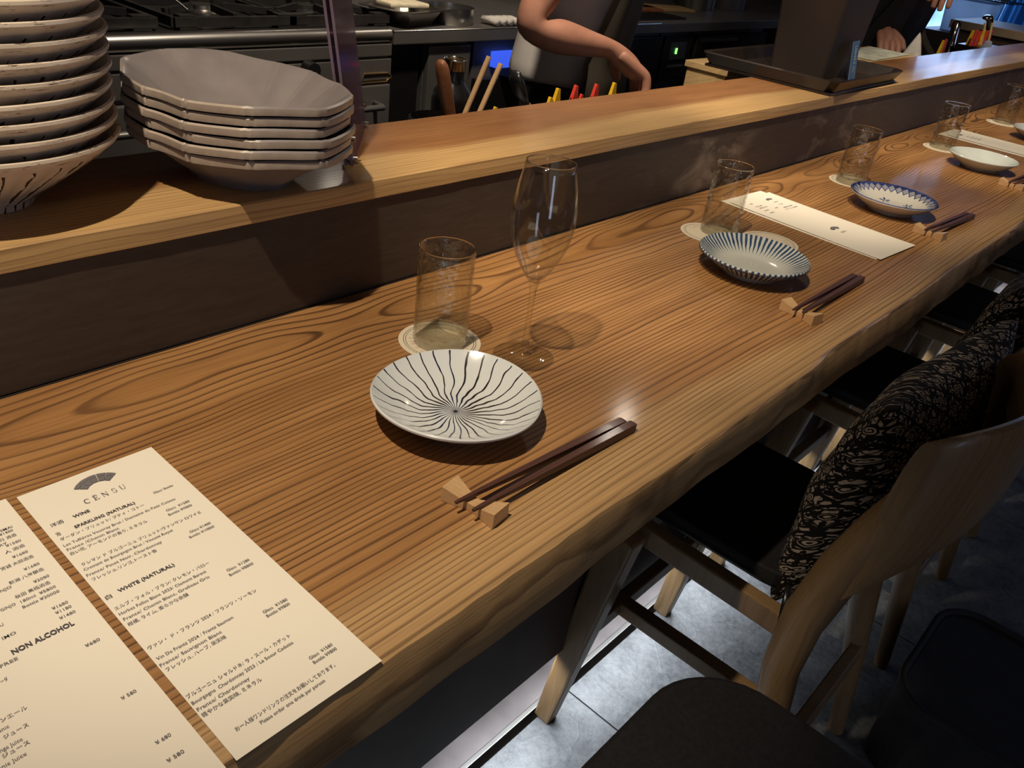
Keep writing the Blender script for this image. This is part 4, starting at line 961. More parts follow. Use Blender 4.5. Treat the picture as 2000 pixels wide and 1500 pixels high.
# plastic clips standing in a rack
rk = thing('clip_rack', 'narrow steel rack behind the raised shelf holding coloured clips', 'rack', (1.28, 0.955, PZ))
MB().box(-0.16, 0.16, -0.022, 0.022, 0, 0.118).build('rack_body', 'darksteel', rk, bevel=0.002)
def clip(x, y, z, mat, label, s=1.0, rz=0):
    o = thing('plastic_clip', label, 'clip', (x, y, z), rz, 'red and yellow plastic clips')
    m_ = MB(); m_.add([(-.011, -.004, 0), (.011, -.004, 0), (.006, -.003, .034), (0.0, -.003, .036), (-.001, -.003, .034), (-.011, .004, 0), (.011, .004, 0), (.006, .003, .034), (0.0, .003, .036), (-.001, .003, .034)],
                    [(0, 1, 2, 3, 4), (9, 8, 7, 6, 5), (0, 5, 6, 1), (1, 6, 7, 2), (2, 7, 8, 3), (3, 8, 9, 4), (4, 9, 5, 0)])
    for i in range(len(m_.v)): m_.v[i] = tuple(q * s for q in m_.v[i])
    m_.build('jaw', mat, o, bevel=0.0006)
    MB().tube([(-.010 * s, 0, .010 * s), (-.004 * s, 0, .016 * s), (.008 * s, 0, .012 * s)], 0.0012, 6).build('spring', 'chrome', o)
    return o
RKZ = PZ + 0.1185
clip(1.205, 0.945, RKZ + 0.012, 'yellow', 'yellow clip nearest the ladle in the row of four tall clips')
clip(1.256, 0.945, RKZ + 0.014, 'red', 'red clip next to the nearest yellow one')
clip(1.318, 0.945, RKZ + 0.012, 'red', 'red clip below the cook\'s wrist')
clip(1.375, 0.945, RKZ + 0.011, 'yellow', 'yellow clip right below the cook\'s hand')
clip(1.187, 0.945, RKZ, 'yellow', 'short yellow clip half hidden left of the tall yellow one', 0.95)
clip(1.277, 0.945, RKZ + 0.004, 'red', 'short red clip with a wire between the two red ones', 0.8)
clip(1.03, 0.93, 0.104, 'yellow', 'tiny yellow clip tip peeking over the shelf below the ladle', 0.8)

# pine box and plates stand behind the tray
pbx = thing('pine_box', 'small pale pine box behind the black tray', 'box', (2.14, 1.12, PZ))
MB().box(-0.12, 0.15, -0.065, 0.05, 0.0, 0.115).build('box_body', 'pine', pbx, bevel=0.002)
MB().box(-0.126, 0.156, -0.071, 0.056, 0.116, 0.132).build('lid', 'pine', pbx, bevel=0.002)

# --- stove block
KY = 1.70; KT = 0.10
sv = thing('gas_range', 'long stainless gas range with dark oven doors along the back', 'stove', (0, KY, 0))
MB().box(-0.3, 1.475, 0.012, 0.75, FZ - 0.15, KT - 0.03).build('range_body', 'darksteel', sv, bevel=0.003)
MB().tube([(-0.3, 0.018, KT - 0.016), (1.475, 0.018, KT - 0.016)], 0.019, 16).build('front_rail', 'steel', sv, smooth='auto')
MB().box(-0.3, 1.475, 0.02, 0.75, KT - 0.03, KT - 0.002).build('hob_plate', 'blacksteel', sv)
MB().box(-0.3, 1.475, 0.0, 0.014, 0.037, 0.066).build('fascia', 'darksteel', sv, bevel=0.002)
MB().box(-0.3, 1.475, 0.0, 0.012, -0.02, 0.031).build('control_panel', 'darksteel', sv, bevel=0.002)
for x in (0.98, 1.22): 
    MB().tube([(x, 0.0, 0.02), (x, -0.028, 0.02)], [0.02, 0.017], 20).build('knob', 'black', sv, smooth='auto')
for k, (x0, x1) in enumerate(((0.45, 1.16), (1.20, 1.47))):
    d = MB().box(x0, x1, -0.006, 0.012, -0.62, -0.03).build('oven_door', 'darksteel', sv, bevel=0.004)
    MB().box(x0 + 0.05, x1 - 0.05, -0.010, -0.006, -0.50, -0.15).build('oven_window', 'black', d, bevel=0.002)
    MB().tube([(x0 + 0.05, -0.006, -0.075), (x0 + 0.055, -0.045, -0.075), (x1 - 0.055, -0.045, -0.075), (x1 - 0.05, -0.006, -0.075)], 0.008, 10).build('oven_handle', 'darksteel', d, smooth=True)
sr = MB()
lp = [(1.385, -0.001, -0.003), (1.46, -0.001, -0.003), (1.475, -0.001, -0.012), (1.46, -0.001, -0.024), (1.375, -0.001, -0.024)]
MB().tube([V(p) for p in lp], 0.003, 8, closed=True).build('latch', 'gold', sv)
# burners and grates
for i, x in enumerate((0.40, 0.74, 1.08, 1.36)):
    gr = MB(); y0, y1 = 0.06, 0.36; x0, x1 = x - 0.15, x + 0.15
    for a_, b_ in (((x0, y0), (x1, y0)), ((x1, y0), (x1, y1)), ((x1, y1), (x0, y1)), ((x0, y1), (x0, y0))): gr.bar((*a_, KT + 0.014), (*b_, KT + 0.014), 0.012, ta=0.02)
    for k in range(6):
        a = pi / 6 + k * pi / 3; c_ = (x, 0.21)
        gr.bar((c_[0] + 0.045 * math.cos(a), c_[1] + 0.045 * math.sin(a), KT + 0.024), (c_[0] + 0.15 * math.cos(a), c_[1] + 0.14 * math.sin(a), KT + 0.020), 0.010, ta=0.016)
    for sx in (-.12, .12):
        gr.box(x + sx - .02, x + sx + .02, y0 - .005, y0 + .02, KT - .002, KT + .028)
    gr.build('grate', 'blacksteel', sv, bevel=0.001)
    MB().lathe([(0, 0.0), (0.045, 0), (0.045, 0.012), (0.03, 0.018), (0.028, 0.026), (0, 0.028)], 28, c=(x, 0.21, KT - 0.002)).build('burner', 'steel' if i in (1, 2) else 'blacksteel', sv, smooth='auto')
bar_ = sticklike('steel_skewer', 'thin steel skewer rod leaning over the hob', 'skewer', (0.985, 1.80, KT + 0.03), (0.90, 1.95, KT + 0.13), 0.005, 0.005, 'steel', False)
# second pair of burners at the back, joined with a dark pan
pn = thing('frying_pan', 'black frying pan on the back burner of the range', 'pan', (0.80, 2.17, KT + 0.028))
MB().box(0, 0, 0, 0, 0, 0)
MB().lathe([(0, 0), (0.09, 0), (0.13, 0.045), (0.132, 0.046), (0.128, 0.046), (0.088, 0.004), (0, 0.004)], 40).build('pan_body', 'blacksteel', pn, smooth='auto')
MB().tube([(0.12, -0.03, 0.04), (0.28, -0.10, 0.065)], 0.010, 10).build('handle', 'steel', pn, smooth=True)

# work cabinets right of the range
cb = thing('steel_worktop', 'dark steel worktop running right of the gas range', 'worktop', (0, KY, 0))
MB().box(1.48, 4.9, 0.0, 0.75, 0.062, KT - 0.004).build('worktop_slab', 'darksteel', cb, bevel=0.003)
MB().tube([(1.48, 0.003, KT - 0.006), (2.70, 0.003, KT - 0.006)], 0.0035, 8).build('front_edge', 'steel', cb, smooth=True)
cab = []
def cabinet(x0, x1, label, mat='darksteel', y=0.02):
    o = thing('kitchen_cabinet', label, 'cabinet', ((x0 + x1) / 2, KY + y, FZ - 0.15), 0, 'steel cabinets under the worktop')
    h = -FZ + 0.15 + 0.058; w_ = (x1 - x0) / 2 - 0.003
    MB().box(-w_, w_, 0.012, 0.68, 0, h).build('cabinet_body', mat, o)
    return o, w_, h
o, w_, h = cabinet(1.49, 1.60, 'narrow open steel cabinet gap beside the range', 'black')
o, w_, h = cabinet(1.61, 1.78, 'steel cabinet with a red indicator light')
d = MB().box(-w_ + .003, w_ - .003, -0.006, 0.011, 0.05, h - 0.006).build('door', 'darksteel', o, bevel=0.003)
MB().tube([(-0.012, -0.0065, h - 0.048), (-0.012, -0.0080, h - 0.048)], 0.0055, 12).build('indicator_light', 'led_red', o)
MB().box(0.012, 0.05, -0.009, -0.0065, h - 0.052, h - 0.040).build('switch', 'black', o)
o, w_, h = cabinet(1.80, 2.15, 'cabinet with a slanted front and a blue lit case')
MB().box(-w_, w_, -0.01, 0.01, 0.05, h - 0.10).build('door', 'black', o, bevel=0.003)
MB().box(-0.10, -0.005, -0.016, 0.011, h - 0.072, h - 0.030).build('lit_case', 'blueglow', o)
o, w_, h = cabinet(2.18, 2.75, 'wide black refrigerator cabinet behind the cook', 'darksteel')
MB().box(-w_ + .004, w_ - .004, -0.012, 0.011, 0.05, h - 0.008).build('door', 'blacksteel', o, bevel=0.003)
o, w_, h = cabinet(2.76, 2.96, 'refrigerator control cabinet with a glowing green digit')
MB().box(-w_ + .004, w_ - .004, -0.010, 0.011, h - 0.16, h - 0.01).build('control_panel', 'blacksteel', o, bevel=0.003)
MB().box(-0.055, 0.05, -0.014, -0.0105, h - 0.09, h - 0.032).build('display', plain('display_grey', (0.05, 0.055, 0.06), 0.4), o)
dgm = MB(); cx, cz = -0.018, h - 0.060
for (a_, b_) in (((-0.004, 0.009), (0.004, 0.009)), ((-0.004, -0.009), (0.004, -0.009)), ((-0.004, 0.009), (-0.005, 0)), ((0.004, 0.009), (0.003, 0)), ((-0.005, 0), (-0.004, -0.009)), ((0.003, 0), (0.004, -0.009))):
    dgm.bar((cx + a_[0], -0.0152, cz + a_[1]), (cx + b_[0], -0.0152, cz + b_[1]), 0.0028, ta=0.001)
dgm.build('glowing_digit', 'led_green', o)
MB().box(-0.055, 0.05, -0.014, -0.0105, h - 0.118, h - 0.110).build('vent_slot', 'darksteel', o)
o, w_, h = cabinet(2.98, 3.55, 'dark refrigerator cabinet with a pale handle strip')
MB().box(-w_ + .004, w_ - .004, -0.012, 0.011, 0.05, h - 0.012).build('door', 'blacksteel', o, bevel=0.003)
MB().box(-w_ + .03, 0.02, -0.02, -0.0125, h - 0.035, h - 0.026).build('handle', 'steel', o)
# things on the worktop
ty = thing('steel_tray', 'deep stainless tray with pale food on paper, on the worktop', 'tray', (1.60, 1.80, KT - 0.003), 0.25)
vs = []
for (hx, hy, z) in ((0.055, 0.04, 0), (0.072, 0.055, 0.036), (0.085, 0.067, 0.037), (0.085, 0.067, 0.039), (0.070, 0.053, 0.039), (0.053, 0.038, 0.003)): vs += ringpts(hx * 1.25, hy * 1.25, z, 0.016)
m_ = MB(); m_.add(vs, [(i * 8 + k, i * 8 + (k + 1) % 8, (i + 1) * 8 + (k + 1) % 8, (i + 1) * 8 + k) for i in range(5) for k in range(8)] + [tuple(range(8))[::-1], tuple(range(40, 48))])
m_.build('tray_body', 'steel', ty)
fd = MB(); fd.box(-0.062, 0.062, -0.036, 0.036, 0.0395, 0.050, Matrix.Rotation(-0.1, 4, 'Z'))
fd = fd.build('food_slab', 'bread', bevel=0.004); fd.location = (1.60, 1.81, KT - 0.003); tag(fd, 'pale slab of food wrapped in paper on the steel tray', 'food')
pn2 = thing('steel_container', 'round steel container beside the deep tray', 'container', (1.76, 1.79, KT - 0.0035))
MB().lathe([(0, 0), (0.06, 0), (0.062, 0.004), (0.064, 0.042), (0.066, 0.043), (0.062, 0.043), (0.060, 0.006), (0, 0.004)], 40).build('container_body', 'steel', pn2, smooth='auto')
tw = MB()
for k in range(4): tw.tube([(k * 0.028 - .05, -0.03, 0.012), (k * 0.028 - .048, 0.0, 0.0145), (k * 0.028 - .05, 0.03, 0.012)], [0.011, 0.0125, 0.011], 12, flat=0.8)
tw = tw.build('rolled_towels', 'towel', smooth=True); tw.location = (1.92, 1.74, KT - 0.0035); tw['kind'] = 'stuff'; tag(tw, 'row of rolled white towels on the worktop beside the container', 'towel')
# boards and pots further right
for k, (x, y, L, lab) in enumerate(((2.85, 1.98, 0.16, 'reddish wooden board lying on the worktop right of the cook'), (3.08, 1.95, 0.13, 'lighter wooden board beside the reddish board'))):
    b_ = MB().box(-L, L, -0.05, 0.05, 0, 0.012).build('wooden_board', 'paddle' if k == 0 else 'pine', bevel=0.003); b_.location = (x, y, KT - 0.0035); b_.rotation_euler[2] = -0.3; tag(b_, lab, 'board')
bp = MB().box(-0.20, 0.18, -0.05, 0.07, 0, 0.006).build('black_mat', 'black', bevel=0.001); bp.location = (2.76, 1.80, KT - 0.0035); tag(bp, 'thin black mat on the worktop right of the cook', 'mat')
for k, (x, r, h, m_n, lab) in enumerate(((3.38, 0.075, 0.16, 'steel', 'tall brushed steel pot on the worktop'), (3.62, 0.085, 0.13, 'darksteel', 'dark stock pot beside the tall steel pot'))):
    p_ = thing('cooking_pot', lab, 'pot', (x, 1.98, KT - 0.0035))
    MB().lathe([(0, 0), (r, 0), (r + .002, 0.004), (r + .002, h), (r + .005, h + .002), (r, h + .002), (r - .002, 0.006), (0, 0.004)], 40).build('pot_body', m_n, p_, smooth='auto')
    MB().tube([(r, -0.03, h - .03), (r + .03, -0.03, h - .02), (r + .03, 0.03, h - .02), (r, 0.03, h - .03)], 0.005, 8).build('handle', 'chrome', p_, smooth=True)
ktl = thing('steel_ladle', 'bright steel scoop resting by the cook on the worktop', 'scoop', (2.62, 1.86, KT - 0.0035))
MB().lathe([(0, 0), (0.025, 0.002), (0.035, 0.02), (0.037, 0.03), (0.033, 0.02), (0, 0.006)], 28).build('scoop_bowl', 'chrome', ktl, smooth=True)
MB().tube([(0.03, 0, 0.025), (0.07, 0.03, 0.06), (0.11, 0.06, 0.11)], 0.004, 8).build('handle', 'chrome', ktl, smooth=True)

# ------------------------------------------------------------------ far end: end counter, utensils, tub
ec = thing('end_counter', 'brown end counter with light wood top at the far end', 'counter', (4.56, 1.115, FZ))
MB().box(-0.03, 0.40, -0.17, 0.155, 0, 0.855).build('counter_body', 'brownpanel', ec)
MB().box(-0.05, 0.42, -0.19, 0.175, 0.856, 0.892).build('counter_top', 'railwood', ec, bevel=0.003)
MB().box(-0.036, -0.031, 0.05, 0.12, 0.74, 0.80).build('socket_plate', 'black', ec)
sh = thing('low_side_shelf', 'low grey shelf below the round opening', 'shelf', (4.75, 1.60, FZ))
MB().box(-0.25, 0.28, -0.25, 0.35, 0.0, 0.60).build('shelf_body', 'brownpanel', sh)
MB().box(-0.27, 0.30, -0.27, 0.37, 0.601, 0.63).build('shelf_top', 'steel', sh)
tb2 = thing('plastic_tub', 'milky translucent plastic tub beyond the round opening', 'tub', (5.75, 1.55, 0.03))
def tubf(u, v):
    a = 2 * pi * u; c_, s_ = math.cos(a), math.sin(a); e = 0.35
    x = abs(c_) ** e * (1 if c_ > 0 else -1); y = abs(s_) ** e * (1 if s_ > 0 else -1)
    k = 0.88 + 0.12 * v; return (x * 0.12 * k, y * 0.135 * k, 0.175 * v)
m_ = MB().grid(tubf, 64, 8, wrapu=True); m_.f.append(tuple(range(64))[::-1]); m_.mi.append(0); m_.build('tub_body', 'tub', tb2, smooth='auto')
MB().tube([tubf(k / 64, 1.0) for k in range(64)], 0.007, 8, closed=True).build('tub_rim', 'tub', tb2, smooth=True)
MB().box(-0.25, 0.16, -0.16, 0.20, FZ, 0.029).build('stand', 'brownpanel', thing('tub_stand', 'dark stand carrying the plastic tub', 'stand', (5.75, 1.53, 0.0)))
bk = thing('wire_basket', 'black wire basket resting on the plastic tub', 'basket', (5.74, 1.53, 0.214))
wm = MB()
for z in (0.004, 0.03, 0.056, 0.08, 0.104): wm.tube([(-.15, -.22, z), (.15, -.22, z), (.15, .22, z), (-.15, .22, z)], 0.003 if z < .1 else .006, 6, closed=True)
for k in range(15):
    y = -.22 + .44 * k / 14; wm.tube([(-.15, y, .104), (-.15, y, .004), (.15, y, .004), (.15, y, .104)], 0.0022, 5)
wm.build('wires', 'black', bk)
fpos = ['nearest the left end', 'second from the left', 'third from the left', 'third from the right', 'second from the right', 'nearest the right end']
for k in range(6):
    f_ = MB().lathe([(0, 0), (0.022, 0.005), (0.03, 0.025), (0.024, 0.045), (0, 0.052)], 20).build('lime', plain('lime_%d' % k, (0.30, 0.34, 0.08) if k % 2 else (0.5, 0.42, 0.12), 0.5), smooth=True)
    f_.name = 'citrus_fruit'; f_.location = (5.67 + 0.05 * (k % 2), 1.38 + 0.058 * k, 0.223)
    tag(f_, 'small citrus fruit in the black wire basket, %s' % fpos[k], 'fruit', 'fruit in the wire basket')
cu = MB()
def cuf(u, v):
    y = 1.05 + 0.42 * u; return (6.05 + 0.03 * math.sin(u * 34) + 0.02 * math.sin(u * 13 + v * 3), y + 0.04 * (1 - v) * math.sin(v * 6), -0.25 + 1.3 * v)
cu.grid(cuf, 90, 12)
cu.v += [(x + 0.002, y, z) for x, y, z in cu.v]; n_ = len(cu.v) // 2; cu.f += [tuple(i + n_ for i in f)[::-1] for f in list(cu.f)]
cu = cu.build('sheer_curtain', 'curtain', smooth=True); tag(cu, 'bright blue sheer curtain hanging by the far window', 'curtain')

# utensils before the end counter
ut = thing('kitchen_torch', 'black and chrome cylinder standing before the end counter', 'torch', (3.70, 1.02, PZ))
MB().tube([(0, 0, 0), (0.0, 0, 0.10)], 0.03, 20).build('stand', 'black', ut, smooth='auto')
MB().tube([(0, 0, 0.10), (0.01, 0.008, 0.15), (0.03, 0.02, 0.215), (0.032, 0.022, 0.225)], [0.012, 0.016, 0.017, 0.010], 16).build('barrel', 'chrome', ut, smooth=True)
cr = thing('cutlery_caddy', 'dark caddy crowded with red and yellow handled tools', 'caddy', (3.98, 1.0, PZ))
MB().box(-0.12, 0.13, -0.05, 0.05, 0, 0.14).build('caddy_body', 'black', cr, bevel=0.003)
cpos = ['at the near end', 'second from the near end', 'third from the near end', 'fourth from the near end', 'in the middle', 'fourth from the far end', 'third from the far end', 'second from the far end', 'at the far end']
cols = ['red', 'yellow', 'red', 'red', 'yellow', 'red', 'red', 'yellow', 'red']
for k, c_ in enumerate(cols):
    x = 3.88 + 0.027 * k; z = 0.12
    clip(x, 1.0 + 0.02 * (k % 2), z, c_, '%s handled tool in the dark caddy, %s' % (c_, cpos[k]), 1.5)['group'] = 'tools in the caddy'
clip(3.50, 1.0, 0.105, 'yellow', 'yellow clip by the cloth napkin', 1.3); clip(3.53, 1.0, 0.108, 'red', 'red clip behind the yellow one by the napkin', 1.3)
for k, x in enumerate((3.97, 4.07)):
    sticklike('wooden_stick', 'pale wooden stick leaning in the caddy, %s' % ('left one' if k == 0 else 'right one'), 'stick', (x, 0.985, 0.10), (x + 0.03, 1.01, 0.20), 0.010, 0.008, 'pine', False)
wl = thing('chrome_whisk', 'shiny chrome ladle arching over the tool caddy', 'ladle', (4.12, 1.03, 0.1))
MB().tube([(-0.07, 0, 0.115), (-0.03, 0, 0.118), (0.02, 0, 0.10), (0.06, 0, 0.06), (0.075, 0, 0.02)], [0.012, 0.02, 0.014, 0.012, 0.008], 16, flat=0.5).build('ladle_body', 'chrome', wl, smooth=True)
gp = MB().lathe([(0, 0), (0.022, 0), (0.024, 0.03), (0.014, 0.05), (0.012, 0.06), (0, 0.064)], 24).build('white_shaker', 'tub', smooth='auto'); gp.location = (3.85, 0.935, 0.09); tag(gp, 'small white shaker peeking over the shelf near the tool caddy', 'shaker')

# ================================================================== CHAIRS
def pillow(w_, h_, t_):
    mb = MB(); n_ = 40; vs = []; fs = []
    for side in (1, -1):
        for j in range(n_ + 1):
            for i in range(n_ + 1):
                u = 2 * i / n_ - 1; v = 2 * j / n_ - 1
                x = u * w_ / 2 * (1 - 0.10 * (1 - v * v) * abs(u) ** 2 * 0.8); z = v * h_ / 2 * (1 - 0.10 * (1 - u * u) * abs(v) ** 2 * 0.8)
                th = t_ / 2 * (max(0, (1 - abs(u) ** 2.6)) * max(0, (1 - abs(v) ** 2.6))) ** 0.5
                th *= 1 + 0.05 * math.sin(u * 7 + v * 3) + 0.04 * math.sin(v * 9 - u * 4)
                vs.append((x, side * (th + 0.001), z))
    S = (n_ + 1) ** 2
    for s_ in (0, 1):
        for j in range(n_):
            for i in range(n_):
                a = s_ * S + j * (n_ + 1) + i; q = (a, a + 1, a + n_ + 2, a + n_ + 1); fs.append(q if s_ else q[::-1])
    rim = [i for i in range(n_ + 1)] + [j * (n_ + 1) + n_ for j in range(1, n_ + 1)] + [n_ * (n_ + 1) + i for i in range(n_ - 1, -1, -1)] + [j * (n_ + 1) for j in range(n_ - 1, 0, -1)]
    for k in range(len(rim)): a, b = rim[k], rim[(k + 1) % len(rim)]; fs.append((a, b, b + S, a + S))
    mb.add(vs, fs); return mb
def make_chair():
    o = thing('dining_chair', '', 'chair', (0.98, 0.0, FZ), 0, 'wooden chairs along the counter')
    z = lambda q: q - FZ
    for s_ in (-1, 1):
        MB().bar((s_ * 0.178, 0.466, 0.0), (s_ * 0.160, 0.412, z(-0.303)), 0.026, 0.036, 0.030, 0.050, up=(0, 1, 0)).build('front_leg', 'ash', o, bevel=0.004)
        pts = [(s_ * 0.178, 0.105, 0.0), (s_ * 0.168, 0.130, z(-0.55)), (s_ * 0.150, 0.162, z(-0.36)), (s_ * 0.146, 0.160, z(-0.27)), (s_ * 0.143, 0.145, z(-0.18)), (s_ * 0.141, 0.128, z(-0.11)), (s_ * 0.140, 0.118, z(-0.06))]
        MB().tube(pts, [0.013, 0.018, 0.024, 0.026, 0.024, 0.019, 0.010], 16).build('rear_leg', 'ash', o, smooth='auto')
        MB().bar((s_ * 0.120, 0.43, z(-0.318)), (s_ * 0.128, 0.165, z(-0.318)), 0.022, ta=0.034).build('side_rail', 'ash', o, bevel=0.003)
    MB().bar((-0.13, 0.155, z(-0.318)), (0.13, 0.155, z(-0.318)), 0.022, ta=0.034).build('back_rail', 'ash', o, bevel=0.003)
    MB().bar((-0.155, 0.418, z(-0.318)), (0.155, 0.418, z(-0.318)), 0.022, ta=0.034).build('front_rail', 'ash', o, bevel=0.003)
    MB().bar((-0.075, 0.43, z(-0.515)), (-0.075, 0.145, z(-0.515)), 0.024, ta=0.026).build('stretcher', 'ash', o, bevel=0.003)
    MB().bar((-0.155, 0.436, z(-0.515)), (0.155, 0.436, z(-0.515)), 0.020, ta=0.026).build('front_stretcher', 'ash', o, bevel=0.003)
    MB().bar((-0.165, 0.128, z(-0.535)), (0.165, 0.128, z(-0.535)), 0.020, ta=0.034).build('back_stretcher', 'ash', o, bevel=0.003)
    # seat pad
    sp = MB(); R_ = 0.05; pl_ = []
    for cx, cy, a0 in ((0.165 - R_, 0.46 - R_, 0), (-0.105 + R_, 0.46 - R_, 90), (-0.105 + R_, 0.185 + R_, 180), (0.165 - R_, 0.185 + R_, 270)):
        for q in range(6): a = math.radians(a0 + 90 * q / 5); pl_.append((cx + R_ * math.cos(a), cy + R_ * math.sin(a)))
    sp.prism(pl_, z(-0.300), z(-0.275)); sp.build('seat_pad', 'leather', o, bevel=0.006)
    # bent wooden backrest
    bk_ = MB()
    def bf(u, v):
        a = 2 * pi * v; t = 2 * u - 1; xx = 0.156 * math.sin(t * 1.35) / math.sin(1.35); yc = 0.135 - 0.085 * math.cos(t * 1.35)
        hh = 0.088 * (1 - 0.30 * abs(t) ** 3) if math.sin(a) > 0 else 0.088 + 0.085 * abs(t) ** 2.2; zc = z(-0.045) + 0.008 * (1 - t * t)
        e = 0.5; c_, s_ = math.cos(a), math.sin(a)
        return (xx, yc + 0.011 * (abs(c_) ** e) * (1 if c_ > 0 else -1) - 0.10 * (zc + hh * s_ - z(-0.045)), zc + hh * (abs(s_) ** 0.8) * (1 if s_ > 0 else -1))
    nu, nv = 32, 24; vs = [bf(i / (nu - 1), j / nv) for i in range(nu) for j in range(nv)]
    fs = [(i * nv + j, i * nv + (j + 1) % nv, (i + 1) * nv + (j + 1) % nv, (i + 1) * nv + j) for i in range(nu - 1) for j in range(nv)] + [tuple(range(nv)), tuple((nu - 1) * nv + j for j in range(nv))[::-1]]
    bk_.add(vs, fs); bk_.build('backrest', 'ash', o, smooth='auto')
    return o
def make_cushion():
    me_o = pillow(0.385, 0.34, 0.112).build('patterned_cushion', 'cushion', smooth=True)
    uv = me_o.data.uv_layers.new(name='UVMap')
    for lp_ in me_o.data.loops:
        c_ = me_o.data.vertices[lp_.vertex_index].co; uv.data[lp_.index].uv = (c_.x / 0.36 + 0.5, c_.z / 0.36 + 0.5 + c_.y * 2.6)
    return me_o
chair = make_chair(); cush = make_cushion()
spots = [(0.98, 'nearest wooden chair with curved back, pushed under the counter'), (1.545, 'second wooden chair from the front, under the counter'), (2.115, 'third wooden chair from the front, under the counter'),
         (2.70, 'farthest wooden chair, mostly hidden by cushions')]
cl = ['nearest rose patterned cushion leaning on the front chair back', 'second rose patterned cushion, behind the nearest one', 'third rose patterned cushion along the row', 'farthest rose patterned cushion in the row']
for i, (x, lab) in enumerate(spots):
    if i == 0: chair.location = (x, 0, FZ); chair['label'] = lab
    else: dup(chair, (x, 0, FZ), lab)
    c_ = cush if i == 0 else cush.copy()
    if i: col.objects.link(c_)
    c_.location = (x + 0.080, 0.176, -0.148); c_.rotation_euler = (math.radians(9), math.radians(-2), math.radians(-4))
    tag(c_, cl[i], 'cushion', 'patterned cushions on the chairs')
st_ = MB().tube([(-0.125, 0.195, -0.262), (-0.140, 0.185, -0.285), (-0.150, 0.178, -0.32), (-0.158, 0.18, -0.37)], [0.004, 0.006, 0.005, 0.003], 8, flat=0.4).build('cushion_tie', 'black', None, smooth=True)
st_.location = (0.98, 0, 0); tag(st_, 'black fabric tie hanging from the nearest cushion', 'tie')

# foreground stool with rounded black seat
fs_ = thing('padded_stool', 'black padded seat with rounded corners in the foreground', 'stool', (0.47, 0.0, FZ))
def rr_poly(x0, x1, y0, y1, R_):
    p = []
    for cx, cy, a0 in ((x1 - R_, y1 - R_, 0), (x0 + R_, y1 - R_, 90), (x0 + R_, y0 + R_, 180), (x1 - R_, y0 + R_, 270)):
        for q in range(10): a = math.radians(a0 + 90 * q / 9); p.append((cx + R_ * math.cos(a), cy + R_ * math.sin(a)))
    return p
MB().prism(rr_poly(-0.225, 0.247, -0.26, 0.232, 0.10), -FZ - 0.34, -FZ - 0.30).build('seat_pad', 'leather', fs_, bevel=0.006)
MB().prism(rr_poly(-0.205, 0.212, -0.24, 0.200, 0.09), -FZ - 0.365, -FZ - 0.341).build('seat_board', 'ash', fs_)
for sx in (-0.16, 0.155):
    for sy in (-0.20, 0.13):
        MB().bar((sx * 1.05, sy * 1.05, 0), (sx, sy, -FZ - 0.366), 0.028, 0.036, up=(0, 1, 0)).build('leg', 'ash', fs_, bevel=0.003)
bs = thing('storage_basket', 'dark fabric storage basket on the floor behind the nearest chair', 'basket', (1.27, -0.13, FZ))
MB().prism(rr_poly(-0.15, 0.15, -0.19, 0.19, 0.07), 0.001, 0.17).build('basket_body', 'darkcloth', bs, bevel=0.01)
MB().tube([(x, y, 0.172) for x, y in rr_poly(-0.148, 0.148, -0.188, 0.188, 0.07)], 0.006, 8, closed=True).build('rim', 'darkcloth', bs, smooth=True)
# ================================================================== COOKS
def hand(w0, w1, roll, curl, s=1.0, left=False):
    """hand chains growing from wrist w0 in the direction w1; returns list of chains"""
    w0 = V(w0); d = (V(w1) - w0).normalized(); side = d.cross(V(roll)).normalized(); nrm = side.cross(d).normalized()
    if left: side = -side
    ch = [[(*w0, 0.023 * s, 0.020 * s), (*(w0 + d * 0.03 * s), 0.024 * s, 0.022 * s), (*(w0 + d * 0.062 * s), 0.022 * s, 0.020 * s), (*(w0 + d * 0.085 * s - nrm * 0.004 * s), 0.012 * s)]]
    for k, (o_, L) in enumerate(((-0.027, 0.070), (-0.009, 0.080), (0.010, 0.074), (0.027, 0.058))):
        m0 = w0 + d * 0.012 * s + side * o_ * 0.45 * s; b = w0 + d * 0.082 * s + side * o_ * s
        p = [(*m0, 0.0125 * s), (*m0.lerp(b, 0.55), 0.0130 * s), (*b, 0.0112 * s)]
        a = 0.25; q = b
        for seg in (0.45, 0.32, 0.23):
            a += curl; q = q + (d * math.cos(a) - nrm * math.sin(a)) * L * seg * s; p.append((*q, (0.0095 if seg > .4 else 0.0082) * s))
        ch.append(p)
    b = w0 + d * 0.025 * s - side * 0.024 * s; q1 = b + (d * 0.6 - side * 0.75 - nrm * 0.25).normalized() * 0.036 * s; q2 = q1 + (d * 0.85 - side * 0.2 - nrm * 0.5).normalized() * 0.030 * s
    ch.append([(*w0, 0.014 * s), (*b, 0.0155 * s), (*q1, 0.0115 * s), (*q2, 0.0088 * s)])
    return ch
